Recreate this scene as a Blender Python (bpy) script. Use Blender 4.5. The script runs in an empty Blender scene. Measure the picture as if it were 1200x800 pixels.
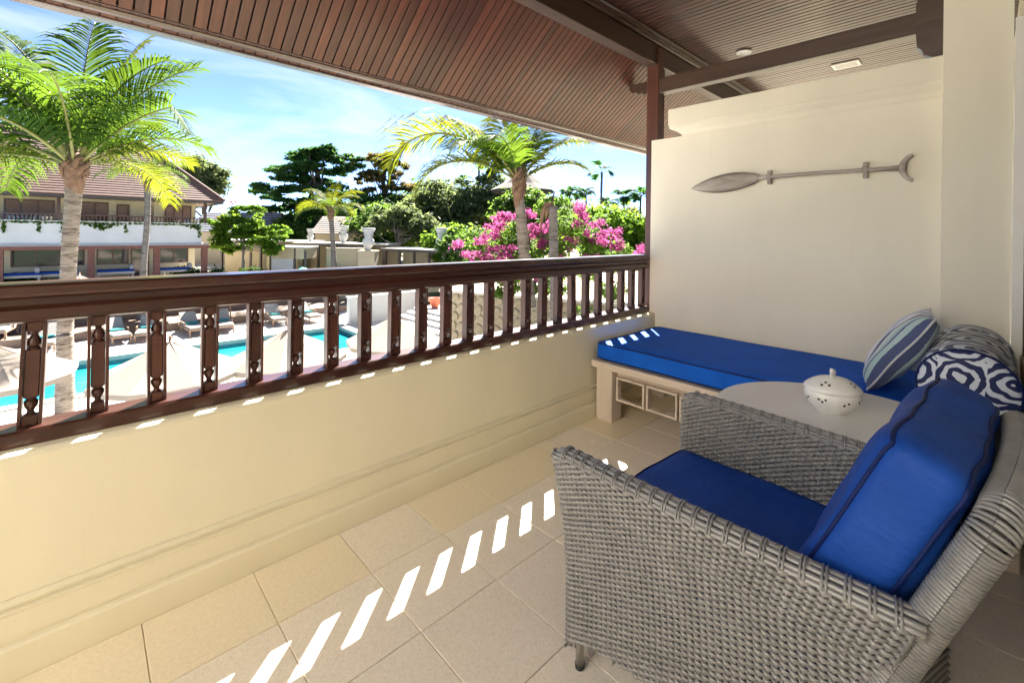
import bpy, math, random
import numpy as np
from math import sin, cos, pi, radians, sqrt, atan2
from mathutils import Vector, Matrix

random.seed(7)
rng = np.random.default_rng(11)
SC = bpy.context.scene
COL = SC.collection

# ------------------------------------------------------------------ camera
cam = bpy.data.cameras.new('camera')
cam.sensor_width = 36.0
cam.lens = 36.0 * 530.0 / 1200.0
cam.shift_x = -0.0015
cam.shift_y = -0.1067
cam.clip_start = 0.02
cam.clip_end = 3000
camo = bpy.data.objects.new('camera', cam)
COL.objects.link(camo)
SC.camera = camo
YAW = radians(46.37)
camo.matrix_world = (Matrix.Translation((0, 0, 1.25)) @ Matrix.Rotation(YAW - pi / 2, 4, 'Z')
                     @ Matrix.Rotation(pi / 2, 4, 'X') @ Matrix.Rotation(radians(0.8), 4, 'Z'))

# ------------------------------------------------------------------ sky, sun, exposure
SUN_EL, SUN_ROT = radians(44.2), radians(47.9)
world = bpy.data.worlds.new('World')
SC.world = world
world.use_nodes = True
wn, wl = world.node_tree.nodes, world.node_tree.links
sky = wn.new('ShaderNodeTexSky')
sky.sky_type = 'NISHITA'
sky.sun_disc = False
sky.sun_elevation = SUN_EL
sky.sun_rotation = SUN_ROT
sky.air_density = 0.27
sky.dust_density = 0.0
sky.ozone_density = 2.0
tc = wn.new('ShaderNodeTexCoord')
mp = wn.new('ShaderNodeMapping')
mp.inputs['Scale'].default_value = (1.1, 1.6, 5.0)
mp.inputs['Rotation'].default_value = (0.12, 0.1, 0.6)
nz = wn.new('ShaderNodeTexNoise')
nz.inputs['Scale'].default_value = 2.3
nz.inputs['Detail'].default_value = 9
nz.inputs['Roughness'].default_value = 0.58
nz.inputs['Distortion'].default_value = 0.5
cr = wn.new('ShaderNodeMapRange')
cr.inputs['From Min'].default_value = 0.46
cr.inputs['From Max'].default_value = 0.78
cr.inputs['To Max'].default_value = 0.62
mx = wn.new('ShaderNodeMixRGB')
mx.inputs['Color2'].default_value = (2.6, 2.75, 2.9, 1)
wl.new(tc.outputs['Generated'], mp.inputs['Vector'])
wl.new(mp.outputs[0], nz.inputs['Vector'])
wl.new(nz.outputs['Fac'], cr.inputs['Value'])
wl.new(cr.outputs[0], mx.inputs['Fac'])
wl.new(sky.outputs[0], mx.inputs['Color1'])
wl.new(mx.outputs[0], wn['Background'].inputs['Color'])
wn['Background'].inputs['Strength'].default_value = 0.065

sun = bpy.data.lights.new('sun', 'SUN')
sun.energy = 5.0
sun.angle = radians(0.5)
sun.color = (1.0, 0.95, 0.86)
suno = bpy.data.objects.new('sun', sun)
COL.objects.link(suno)
_d = Vector((sin(SUN_ROT) * cos(SUN_EL), cos(SUN_ROT) * cos(SUN_EL), sin(SUN_EL)))
suno.rotation_euler = (-_d).to_track_quat('-Z', 'Y').to_euler()
suno.location = (20, 20, 40)

SC.view_settings.view_transform = 'Standard'
SC.view_settings.look = 'None'
SC.view_settings.exposure = 3.05
SC.view_settings.gamma = 1.0
SC.view_settings.use_curve_mapping = False
SC.cycles.use_denoising = True
SC.cycles.max_bounces = 10
SC.cycles.diffuse_bounces = 8
SC.cycles.glossy_bounces = 3
SC.cycles.transmission_bounces = 4
SC.cycles.transparent_max_bounces = 8
SC.cycles.sample_clamp_indirect = 20.0
SC.cycles.caustics_reflective = False
SC.cycles.caustics_refractive = False


# ------------------------------------------------------------------ mesh helpers
class MB:
    """collects faces and links them as ONE mesh object"""
    def __init__(s):
        s.v = []
        s.f = []

    def add(s, vs, fs):
        o = len(s.v)
        s.v += [tuple(p) for p in vs]
        s.f += [tuple(i + o for i in f) for f in fs]
        return s

    def box(s, a, b, bev=0.0):
        x0, y0, z0 = a
        x1, y1, z1 = b
        if bev <= 0:
            vs = [(x0, y0, z0), (x1, y0, z0), (x1, y1, z0), (x0, y1, z0), (x0, y0, z1), (x1, y0, z1), (x1, y1, z1), (x0, y1, z1)]
            return s.add(vs, [(0, 3, 2, 1), (4, 5, 6, 7), (0, 1, 5, 4), (1, 2, 6, 5), (2, 3, 7, 6), (3, 0, 4, 7)])
        e = bev
        # chamfered box: 24 corner vertices
        vs = []
        idx = {}
        for i, x in enumerate((x0, x1)):
            for j, y in enumerate((y0, y1)):
                for k, z in enumerate((z0, z1)):
                    sx, sy, sz = (1, -1)[i], (1, -1)[j], (1, -1)[k]
                    idx[i, j, k, 0] = len(vs); vs.append((x, y + sy * e, z + sz * e))
                    idx[i, j, k, 1] = len(vs); vs.append((x + sx * e, y, z + sz * e))
                    idx[i, j, k, 2] = len(vs); vs.append((x + sx * e, y + sy * e, z))
        fs = []
        for i in (0, 1):
            q = [idx[i, 0, 0, 0], idx[i, 1, 0, 0], idx[i, 1, 1, 0], idx[i, 0, 1, 0]]
            fs.append(q if i else q[::-1])
            q = [idx[0, i, 0, 1], idx[1, i, 0, 1], idx[1, i, 1, 1], idx[0, i, 1, 1]]
            fs.append(q[::-1] if i else q)
            q = [idx[0, 0, i, 2], idx[1, 0, i, 2], idx[1, 1, i, 2], idx[0, 1, i, 2]]
            fs.append(q if i else q[::-1])
        for j in (0, 1):
            for k in (0, 1):
                q = [idx[0, j, k, 1], idx[1, j, k, 1], idx[1, j, k, 2], idx[0, j, k, 2]]
                fs.append(q if (j == 0) == (k == 1) else q[::-1])
                q = [idx[j, 0, k, 0], idx[j, 1, k, 0], idx[j, 1, k, 2], idx[j, 0, k, 2]]
                fs.append(q[::-1] if (j == 0) == (k == 1) else q)
                q = [idx[j, k, 0, 0], idx[j, k, 1, 0], idx[j, k, 1, 1], idx[j, k, 0, 1]]
                fs.append(q if (j == 0) == (k == 1) else q[::-1])
        for i in (0, 1):
            for j in (0, 1):
                for k in (0, 1):
                    fs.append((idx[i, j, k, 0], idx[i, j, k, 1], idx[i, j, k, 2]))
        return s.add(vs, fs)

    def prism(s, pts, axis, a, b):
        """extrude a closed 2D outline along an axis (0 x, 1 y, 2 z)"""
        n = len(pts)

        def P(p, t):
            if axis == 0: return (t, p[0], p[1])
            if axis == 1: return (p[0], t, p[1])
            return (p[0], p[1], t)
        vs = [P(p, a) for p in pts] + [P(p, b) for p in pts]
        fs = [(i, (i + 1) % n, n + (i + 1) % n, n + i) for i in range(n)]
        fs += [tuple(range(n))[::-1], tuple(range(n, 2 * n))]
        return s.add(vs, fs)

    def tube(s, pts, r, n=8, cap=True, flat=None, up=(0, 0, 1)):
        pts = [Vector(p) for p in pts]
        m = len(pts)
        rs = r if hasattr(r, '__len__') else [r] * m
        vs = []
        for i, p in enumerate(pts):
            t = (pts[min(i + 1, m - 1)] - pts[max(i - 1, 0)])
            if t.length < 1e-9: t = Vector((0, 0, 1))
            t.normalize()
            u = Vector(up)
            a = t.cross(u)
            if a.length < 1e-3: a = t.cross(Vector((1, 0, 0.01)))
            a.normalize()
            b = a.cross(t)
            for k in range(n):
                w = 2 * pi * k / n
                vs.append(p + a * cos(w) * rs[i] * (flat or 1) + b * sin(w) * rs[i])
        fs = []
        for i in range(m - 1):
            for k in range(n):
                k2 = (k + 1) % n
                fs.append((i * n + k, i * n + k2, (i + 1) * n + k2, (i + 1) * n + k))
        if cap:
            fs += [tuple(range(n))[::-1], tuple(range((m - 1) * n, m * n))]
        return s.add(vs, fs)

    def lathe(s, prof, n=16, c=(0, 0, 0), sx=1.0, sy=1.0):
        vs, fs = [], []
        m = len(prof)
        for r, z in prof:
            for k in range(n):
                w = 2 * pi * k / n
                vs.append((c[0] + r * cos(w) * sx, c[1] + r * sin(w) * sy, c[2] + z))
        for i in range(m - 1):
            for k in range(n):
                k2 = (k + 1) % n
                fs.append((i * n + k, i * n + k2, (i + 1) * n + k2, (i + 1) * n + k))
        fs += [tuple(range(n))[::-1], tuple(range((m - 1) * n, m * n))]
        return s.add(vs, fs)

    def build(s, name, mat, parent=None, smooth=False, uv=None):
        me = bpy.data.meshes.new(name)
        me.from_pydata(s.v, [], s.f)
        if uv is not None:
            l = me.uv_layers.new(name='UVMap')
            vi = np.empty(len(me.loops), np.int32)
            me.loops.foreach_get('vertex_index', vi)
            l.data.foreach_set('uv', np.asarray(uv, np.float32)[vi].ravel())
        if smooth:
            me.polygons.foreach_set('use_smooth', [True] * len(me.polygons))
        me.update()
        o = bpy.data.objects.new(name, me)
        if mat is not None: me.materials.append(mat)
        COL.objects.link(o)
        if parent is not None: o.parent = parent
        return o


def mesh_np(name, v, f, mat, parent=None, smooth=False):
    """fast mesh from numpy vertices and quads"""
    v = np.asarray(v, np.float32)
    f = np.asarray(f, np.int32)
    me = bpy.data.meshes.new(name)
    k = f.shape[1]
    me.vertices.add(len(v))
    me.vertices.foreach_set('co', v.ravel())
    me.loops.add(f.size)
    me.loops.foreach_set('vertex_index', f.ravel())
    me.polygons.add(len(f))
    me.polygons.foreach_set('loop_start', np.arange(0, f.size, k, dtype=np.int32))
    me.polygons.foreach_set('use_smooth', np.full(len(f), smooth))
    me.update(calc_edges=True)
    me.validate()
    o = bpy.data.objects.new(name, me)
    me.materials.append(mat)
    COL.objects.link(o)
    if parent is not None: o.parent = parent
    return o


def empty(name, loc=(0, 0, 0), rz=0.0):
    o = bpy.data.objects.new(name, None)
    o.location = loc
    o.rotation_euler = (0, 0, rz)
    o.empty_display_size = 0.1
    COL.objects.link(o)
    return o


def tag(o, label, cat, group=None):
    o['label'] = label
    o['category'] = cat
    if group: o['group'] = group
    return o


def struct(o):
    o['kind'] = 'structure'
    return o


def stuff(o):
    o['kind'] = 'stuff'
    return o


def copy_part(o, parent, loc=None, mat=None):
    c = o.copy()
    COL.objects.link(c)
    c.parent = parent
    if loc is not None: c.location = loc
    return c


def copy_tree(o, parent=None):
    kids = [k for k in o.children]
    c = o.copy()
    COL.objects.link(c)
    c.parent = parent
    for k in kids: copy_tree(k, c)
    return c


# ------------------------------------------------------------------ materials
class NT:
    def __init__(s, name):
        s.m = bpy.data.materials.new(name)
        s.m.use_nodes = True
        s.n = s.m.node_tree.nodes
        s.l = s.m.node_tree.links
        s.p = s.n['Principled BSDF']
        s.out = s.n['Material Output']

    def new(s, t, **kw):
        n = s.n.new(t)
        for k, v in kw.items():
            if k in n.inputs: n.inputs[k].default_value = v
            else: setattr(n, k, v)
        return n

    def link(s, a, b): s.l.new(a, b)

    def coords(s, scale=(1, 1, 1), kind='Object', rot=(0, 0, 0)):
        t = s.new('ShaderNodeTexCoord')
        m = s.new('ShaderNodeMapping')
        m.inputs['Scale'].default_value = scale
        m.inputs['Rotation'].default_value = rot
        s.link(t.outputs[kind], m.inputs['Vector'])
        return m.outputs[0]

    def noise(s, vec, scale, detail=4, rough=0.55, dist=0.0):
        n = s.new('ShaderNodeTexNoise')
        n.inputs['Scale'].default_value = scale
        n.inputs['Detail'].default_value = detail
        n.inputs['Roughness'].default_value = rough
        n.inputs['Distortion'].default_value = dist
        if vec is not None: s.link(vec, n.inputs['Vector'])
        return n.outputs['Fac']

    def ramp(s, fac, stops):
        r = s.new('ShaderNodeValToRGB')
        e = r.color_ramp.elements
        while len(e) < len(stops): e.new(0.5)
        for q, (p, c) in zip(e, stops):
            q.position = p
            q.color = (c[0], c[1], c[2], 1)
        s.link(fac, r.inputs['Fac'])
        return r.outputs['Color']

    def mix(s, fac, a, b, mode='MIX'):
        m = s.new('ShaderNodeMixRGB', blend_type=mode)
        for sock, val in (('Fac', fac), ('Color1', a), ('Color2', b)):
            if hasattr(val, 'is_linked') or isinstance(val, bpy.types.NodeSocket): s.link(val, m.inputs[sock])
            elif isinstance(val, (int, float)): m.inputs[sock].default_value = val if sock == 'Fac' else (val, val, val, 1)
            else: m.inputs[sock].default_value = (val[0], val[1], val[2], 1)
        return m.outputs[0]

    def math(s, op, a, b=None):
        m = s.new('ShaderNodeMath', operation=op)
        for i, v in enumerate((a, b)):
            if v is None: continue
            if isinstance(v, bpy.types.NodeSocket): s.link(v, m.inputs[i])
            else: m.inputs[i].default_value = v
        return m.outputs[0]

    def rand(s):
        return s.new('ShaderNodeObjectInfo').outputs['Random']

    def bump(s, h, strength=0.3, dist=0.01):
        b = s.new('ShaderNodeBump')
        b.inputs['Strength'].default_value = strength
        b.inputs['Distance'].default_value = dist
        s.link(h, b.inputs['Height'])
        s.link(b.outputs[0], s.p.inputs['Normal'])

    def color(s, c):
        if isinstance(c, bpy.types.NodeSocket): s.link(c, s.p.inputs['Base Color'])
        else: s.p.inputs['Base Color'].default_value = (c[0], c[1], c[2], 1)

    def set(s, rough=None, spec=None, coat=None, coat_r=None, metal=None, sheen=None):
        for k, v in (('Roughness', rough), ('Specular IOR Level', spec), ('Coat Weight', coat), ('Coat Roughness', coat_r), ('Metallic', metal), ('Sheen Weight', sheen)):
            if v is not None: s.p.inputs[k].default_value = v
        return s


def plain(name, c, rough=0.6, var=0.12, scale=6.0, bump=0.0, bscale=60, **kw):
    t = NT(name)
    v = t.coords()
    f = t.noise(v, scale, 5)
    lo = [x * (1 - var) for x in c]
    hi = [min(1, x * (1 + var)) for x in c]
    t.color(t.ramp(f, [(0.3, lo), (0.7, hi)]))
    if bump: t.bump(t.noise(v, bscale, 4), bump, 0.004)
    t.set(rough=rough, **kw)
    return t.m


def wood(name, dark, light, axis=0, rough=0.4, stretch=14, var=0.5, coat=0.0, fine=40, bump=0.15):
    t = NT(name)
    sc = [stretch] * 3
    sc[axis] = 1.0
    v = t.coords(tuple(sc))
    r = t.rand()
    add = t.new('ShaderNodeVectorMath', operation='ADD')
    comb = t.new('ShaderNodeCombineXYZ')
    rr = t.math('MULTIPLY', r, 37.0)
    for i in range(3): t.link(rr, comb.inputs[i])
    t.link(v, add.inputs[0])
    t.link(comb.outputs[0], add.inputs[1])
    g = t.noise(add.outputs[0], 2.2, 6, 0.6, 0.8)
    base = t.ramp(g, [(0.25, dark), (0.75, light)])
    g2 = t.noise(add.outputs[0], fine, 3, 0.7)
    base = t.mix(t.math('MULTIPLY', g2, 0.35), base, dark)
    hsv = t.new('ShaderNodeHueSaturation')
    t.link(base, hsv.inputs['Color'])
    t.link(t.math('ADD', t.math('MULTIPLY', r, var), 1 - var / 2), hsv.inputs['Value'])
    t.color(hsv.outputs[0])
    t.bump(g2, bump, 0.002)
    t.set(rough=rough, coat=coat, coat_r=0.12)
    return t.m


def leafmat(name, c1, c2, trans, tw=0.45, rough=0.45):
    """leaf: diffuse + light through the blade + a soft gloss, tint varies over the plant"""
    t = NT(name)
    v = t.coords()
    f = t.noise(v, 1.7, 3)
    f2 = t.noise(v, 11.0, 2)
    base = t.mix(t.math('MULTIPLY', f2, 0.7), t.ramp(f, [(0.35, c1), (0.7, c2)]), c1)
    t.color(base)
    t.set(rough=max(rough, 0.6), spec=0.05)
    tr = t.new('ShaderNodeBsdfTranslucent')
    t.link(t.mix(t.math('MULTIPLY', f, 0.6), trans, c2), tr.inputs['Color'])
    ms = t.new('ShaderNodeMixShader')
    ms.inputs[0].default_value = tw
    t.link(t.p.outputs[0], ms.inputs[1])
    t.link(tr.outputs[0], ms.inputs[2])
    t.link(ms.outputs[0], t.out.inputs['Surface'])
    return t.m


M = {}
def plaster(name, c):
    t = NT(name)
    v = t.coords()
    big = t.noise(t.coords((1.6, 1.6, 0.7)), 1.5, 5, 0.6)
    base = t.ramp(big, [(0.3, [x * 0.955 for x in c]), (0.7, [min(1, x * 1.03) for x in c])])
    drip = t.noise(t.coords((9, 9, 0.5)), 1.6, 4, 0.65)
    base = t.mix(t.ramp(drip, [(0.60, (0, 0, 0)), (0.80, (0.22, 0.22, 0.22))]), base, [x * 0.80 for x in c])
    sp = t.noise(v, 46, 3, 0.7)
    base = t.mix(t.ramp(sp, [(0.70, (0, 0, 0)), (0.78, (0.35, 0.35, 0.35))]), base, [x * 0.72 for x in c])
    t.color(base)
    t.bump(t.math('ADD', t.math('MULTIPLY', t.noise(v, 14, 5), 1.0), t.math('MULTIPLY', t.noise(v, 120, 3), 0.25)), 0.16, 0.006)
    t.set(rough=0.72, spec=0.3)
    return t.m


M['bounce_white'] = plain('bounce_wall_white', (0.84, 0.82, 0.77), 0.8, 0.03, 1.5)
M['wall'] = plaster('cream_plaster', (0.745, 0.685, 0.515))
M['wall_party'] = plaster('pale_cream_plaster', (0.78, 0.73, 0.60))
M['mahogany'] = wood('dark_mahogany', (0.030, 0.010, 0.007), (0.092, 0.029, 0.017), 0, 0.30, 12, 0.35, coat=0.25)
M['mahogany_v'] = wood('dark_mahogany_upright', (0.042, 0.014, 0.009), (0.11, 0.038, 0.023), 2, 0.38, 12, 0.4, coat=0.15)
M['beam'] = wood('dark_beam_wood', (0.035, 0.018, 0.012), (0.085, 0.042, 0.028), 0, 0.42, 10, 0.25, coat=0.1)
M['beam_y'] = wood('dark_cross_beam_wood', (0.04, 0.02, 0.013), (0.095, 0.048, 0.03), 1, 0.42, 10, 0.25, coat=0.1)
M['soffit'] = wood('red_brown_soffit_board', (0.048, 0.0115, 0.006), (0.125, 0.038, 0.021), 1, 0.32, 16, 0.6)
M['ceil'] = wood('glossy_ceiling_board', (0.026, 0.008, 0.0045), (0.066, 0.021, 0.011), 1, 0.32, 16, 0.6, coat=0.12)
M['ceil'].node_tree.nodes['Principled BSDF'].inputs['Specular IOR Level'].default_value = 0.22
M['fascia'] = wood('eave_fascia_wood', (0.030, 0.012, 0.008), (0.07, 0.03, 0.021), 0, 0.22, 16, 0.2, coat=0.5, bump=0.0)
M['void'] = plain('black_gap', (0.012, 0.008, 0.006), 0.9, 0.0)
M['white'] = plain('white_enamel', (0.55, 0.55, 0.54), 0.35, 0.02)


def floor_tile():
    t = NT('terrazzo_tile')
    v = t.coords()
    r = t.rand()
    add = t.new('ShaderNodeVectorMath', operation='ADD')
    comb = t.new('ShaderNodeCombineXYZ')
    for i in range(3): t.link(t.math('MULTIPLY', r, 19.0), comb.inputs[i])
    t.link(v, add.inputs[0]); t.link(comb.outputs[0], add.inputs[1])
    v = add.outputs[0]
    base = t.ramp(r, [(0.0, (0.83, 0.75, 0.64)), (0.5, (0.85, 0.77, 0.655)), (1.0, (0.85, 0.765, 0.635))])
    cl = t.noise(v, 9, 4)
    base = t.mix(t.math('MULTIPLY', cl, 0.35), base, (0.80, 0.72, 0.63))
    vo = t.new('ShaderNodeTexVoronoi'); vo.inputs['Scale'].default_value = 210
    t.link(v, vo.inputs['Vector'])
    ch = t.ramp(vo.outputs['Color'], [(0.0, (0.64, 0.56, 0.46)), (0.45, (0.80, 0.72, 0.62)), (0.9, (0.90, 0.85, 0.77))])
    base = t.mix(0.42, base, ch)
    st = t.noise(v, 60, 5, 0.6)
    base = t.mix(t.ramp(st, [(0.55, (0, 0, 0)), (0.85, (0.3, 0.3, 0.3))]), base, (0.46, 0.36, 0.26))
    t.color(base)
    rg = t.ramp(t.noise(v, 5, 4), [(0.3, (0.20, 0.20, 0.20)), (0.7, (0.28, 0.28, 0.28))])
    t.link(rg, t.p.inputs['Roughness'])
    t.bump(st, 0.06, 0.002)
    return t.m


M['tile'] = floor_tile()
M['tile_gold'] = plain('sandy_tile', (0.81, 0.71, 0.53), 0.32, 0.07, 90, 0.06, 200)
M['grout'] = plain('floor_grout', (0.70, 0.60, 0.47), 0.8, 0.1)


def fabric(name, c, rough=0.75, sheen=0.0, var=0.1, weave=520):
    t = NT(name)
    v = t.coords()
    f = t.noise(v, 7, 5)
    t.color(t.ramp(f, [(0.3, [x * (1 - var) for x in c]), (0.7, [x * (1 + var) for x in c])]))
    w = t.noise(v, weave, 2, 0.6)
    soft = t.noise(v, 9, 4)
    wr_ = t.noise(t.coords((1.0, 2.6, 1.6), rot=(0.3, 0.2, 0.7)), 6.0, 3, 0.5, 1.2)
    t.bump(t.math('ADD', t.math('MULTIPLY', w, 0.06), t.math('ADD', t.math('MULTIPLY', soft, 0.8), t.math('MULTIPLY', wr_, 1.1))), 0.5, 0.014)
    t.set(rough=rough, sheen=sheen, spec=0.2)
    return t.m


M['blue'] = fabric('royal_blue_canvas', (0.004, 0.10, 0.55), 0.75)
M['navy'] = fabric('navy_blue_canvas', (0.008, 0.055, 0.30), 0.62, 0.0)
M['piping'] = fabric('dark_navy_piping', (0.005, 0.014, 0.085), 0.6)
M['bed'] = wood('limewashed_wood', (0.54, 0.45, 0.37), (0.66, 0.57, 0.48), 1, 0.5, 14, 0.1, bump=0.1)
M['bed_v'] = wood('limewashed_wood_upright', (0.53, 0.44, 0.36), (0.65, 0.56, 0.47), 2, 0.5, 14, 0.1, bump=0.1)
M['table'] = plain('pale_grey_tabletop', (0.80, 0.78, 0.75), 0.42, 0.05, 4.0, 0.05, 120)
M['ceramic'] = plain('white_crackle_ceramic', (0.84, 0.83, 0.78), 0.35, 0.05, 24, 0.12, 60, coat=0.3)
M['hole_shade'] = plain('painted_hole_shade', (0.03, 0.022, 0.018), 0.9, 0.0)  # dark colour painted in for the shade inside the pot's holes
M['rattan'] = plain('grey_wicker', (0.215, 0.21, 0.205), 0.30, 0.16, 20, 0.0, coat=0.3)
M['rattan_in'] = plain('wicker_frame_core', (0.055, 0.05, 0.045), 0.7, 0.1)
M['steel'] = plain('brushed_metal', (0.62, 0.6, 0.57), 0.3, 0.05, metal=0.9)
M['rubber'] = plain('black_rubber', (0.015, 0.015, 0.015), 0.6, 0.0)
M['paddle'] = wood('weathered_carved_wood', (0.20, 0.155, 0.125), (0.66, 0.60, 0.54), 1, 0.85, 5, 0.1, fine=26, bump=1.0)
M['trim'] = plain('white_door_trim', (0.76, 0.74, 0.68), 0.5, 0.03)
M['tan_wood'] = wood('tan_wood', (0.38, 0.25, 0.13), (0.52, 0.36, 0.2), 0, 0.5, 14, 0.1)


# ================================================================== THE BALCONY
# ---- floor
T, GAP = 0.3145, 0.0026
fl = struct(MB().box((-2.7, -0.13, -0.16), (3.62, 2.06, -0.006)).build('balcony_floor', M['grout']))  # left stretch beyond the roof is an invented open terrace for bounced light
xs = [0.463 + T * k for k in range(-10, 11)]
ys = [-0.13, 0.21, 0.543, 0.876, 1.209, 1.542, 1.832]
tile_mesh = {}
for j in range(len(ys) - 1):
    for i in range(len(xs) - 1):
        w, d = T - GAP, ys[j + 1] - ys[j] - GAP
        mt = 'tile_gold' if j == 5 and i % 4 != 3 else 'tile'
        key = (round(d, 4), mt)
        if key not in tile_mesh:
            o = MB().box((0, 0, -0.02), (w, d, 0.0), 0.0012).build('tile', M[mt], fl)
            tile_mesh[key] = o
        else:
            o = copy_part(tile_mesh[key], fl)
        o.location = (xs[i] + GAP / 2, ys[j] + GAP / 2, random.uniform(-0.0006, 0.0006))

# ---- parapet wall below the railing
pw = empty('parapet_wall', (0, 1.9, 0))
tag(pw, 'cream plaster parapet wall with moulded base under the wooden railing', 'wall')
X0, X1 = -2.7, 3.378
prof = [(1.862, 0.214), (1.862, 0.598), (1.868, 0.607), (1.878, 0.6125), (2.06, 0.6125), (2.06, -0.9), (1.90, -0.9), (1.90, 0.214)]
MB().prism([(y - 1.9, z) for y, z in prof[::-1]], 0, X0, X1).build('wall_face', M['wall'], pw)
prof = [(1.832, -0.004), (1.832, 0.088), (1.836, 0.096), (1.848, 0.100), (1.848, 0.107), (1.843, 0.110), (1.843, 0.178), (1.838, 0.184), (1.838, 0.189), (1.851, 0.191), (1.851, 0.198), (1.845, 0.200), (1.845, 0.207), (1.858, 0.2135), (1.899, 0.2135), (1.899, -0.004)]
MB().prism([(y - 1.9, z) for y, z in prof[::-1]], 0, X0, X1 - 0.001).build('base_moulding', M['wall'], pw)

# ---- party wall with the paddle
py = empty('party_wall', (3.38, 1.0, 0))
tag(py, 'tall cream wall with moulded cornice behind the blue daybed', 'wall')


def rel(o, p):
    """keep world coordinates when parenting to a moved empty without rotation"""
    o.location = tuple(-c for c in p)
    return o


rel(MB().box((3.38, 0.10, -0.004), (3.62, 1.915, 2.016)).build('wall_face', M['wall_party'], py), py.location)
mb = MB()
rings = []
for dx, z, dy in ((0.0, 2.0165, 0.0), (0.006, 2.0165, 0.008), (0.006, 2.026, 0.008), (0.012, 2.034, 0.018), (0.026, 2.052, 0.04), (0.046, 2.066, 0.07), (0.058, 2.078, 0.088), (0.058, 2.098, 0.088), (0.064, 2.10, 0.094), (0.064, 2.222, 0.094), (0.061, 2.226, 0.09)):
    rings.append([(3.38 - dx, 0.10, z), (3.38 - dx, 1.645 + dy, z), (3.60 + dx, 1.645 + dy, z), (3.60 + dx, 0.10, z)])
vs = [p for r in rings for p in r]
fs = []
for i in range(len(rings) - 1):
    for k in range(4):
        fs.append((i * 4 + k, i * 4 + (k + 1) % 4, i * 4 + 4 + (k + 1) % 4, i * 4 + 4 + k)[::-1])
fs.append(tuple(range(len(vs) - 4, len(vs))))
mb.add(vs, fs)
rel(mb.build('cornice', M['wall_party'], py), py.location)
rel(MB().box((3.352, 0.174, -0.004), (3.3795, 1.83, 0.11), 0.004).box((3.362, 0.174, 0.111), (3.3795, 1.84, 0.20), 0.004).build('base_moulding', M['wall_party'], py), py.location)

# ---- pier at the room side, and the facade with the sliding door behind the camera
pr = tag(MB().box((3.28, -0.079, -0.004), (3.72, 0.173, 2.90), 0.003).build('wall_pier', M['wall_party']), 'plain cream wall pier at the right end of the daybed', 'wall')
fc = empty('room_facade', (0, -0.13, 0))
tag(fc, 'room front with dark framed sliding glass door at far right edge', 'facade')
fy = -0.13
MB().box((-2.7, -0.14, -0.01), (2.0, 0.0, 2.87)).box((2.0005, -0.14, 2.32), (3.279, 0.0, 2.87)).build('wall_face', M['wall_party'], fc)
MB().box((3.255, -0.02, 0.0), (3.2795, 0.047, 2.32)).build('trim', M['trim'], fc)
for x in (2.001, 2.60, 3.204):
    MB().box((x, -0.10, 0.0), (x + 0.05, 0.012 if x > 3 else -0.012, 2.26), 0.003).build('door_frame', M['mahogany_v'], fc)
MB().box((2.001, -0.10, 2.261), (3.254, -0.008, 2.319), 0.003).build('door_head', M['mahogany'], fc)
MB().box((2.001, -0.10, -0.004), (3.254, -0.008, 0.03), 0.003).build('door_sill', M['mahogany'], fc)
gl = NT('door_glass')
gl.set(rough=0.02)
tb = gl.new('ShaderNodeBsdfTransparent')
gs = gl.new('ShaderNodeBsdfGlossy'); gs.inputs['Roughness'].default_value = 0.01
fr = gl.new('ShaderNodeFresnel'); fr.inputs['IOR'].default_value = 1.5
ms = gl.new('ShaderNodeMixShader')
gl.link(fr.outputs[0], ms.inputs[0]); gl.link(tb.outputs[0], ms.inputs[1]); gl.link(gs.outputs[0], ms.inputs[2]); gl.link(ms.outputs[0], gl.out.inputs['Surface'])
M['glass'] = gl.m
for a, b in ((2.051, 2.60), (2.65, 3.204)):
    MB().box((a, -0.058, 0.031), (b, -0.052, 2.26)).build('glass_pane', M['glass'], fc)
M['curtain'] = fabric('cream_curtain', (0.80, 0.77, 0.70), 0.9, 0.1)
cu = MB()
n = 80
for k in range(n):
    xa, xb = 1.95 + 1.3 * k / n, 1.95 + 1.3 * (k + 1) / n
    ya, yb = -0.35 + 0.035 * sin(k * 0.9), -0.35 + 0.035 * sin((k + 1) * 0.9)
    cu.add([(xa, ya, 0), (xb, yb, 0), (xb, yb, 2.5), (xa, ya, 2.5)], [(0, 1, 2, 3)])
tag(cu.build('curtain', M['curtain']), 'cream curtain added behind the sliding glass door to bounce light', 'curtain')  # added behind the glass to return light to the balcony
tag(MB().box((-2.95, -0.27, -0.9), (-2.7005, 2.06, 3.7)).build('party_wall', M['bounce_white']), 'tall white wall added out of view to bounce sunlight onto the balcony', 'wall')  # added out of view as a sunlight reflector for the balcony

# ---- railing
RX0, RX1 = -2.69, 3.372
rl = empty('balcony_railing', (0, 1.96, 0.6125))
tag(rl, 'dark mahogany balcony railing with moulded handrail and turned spindle balusters', 'railing')


def rp(pts): return [(y - 1.96, z - 0.6125) for y, z in pts]


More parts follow.
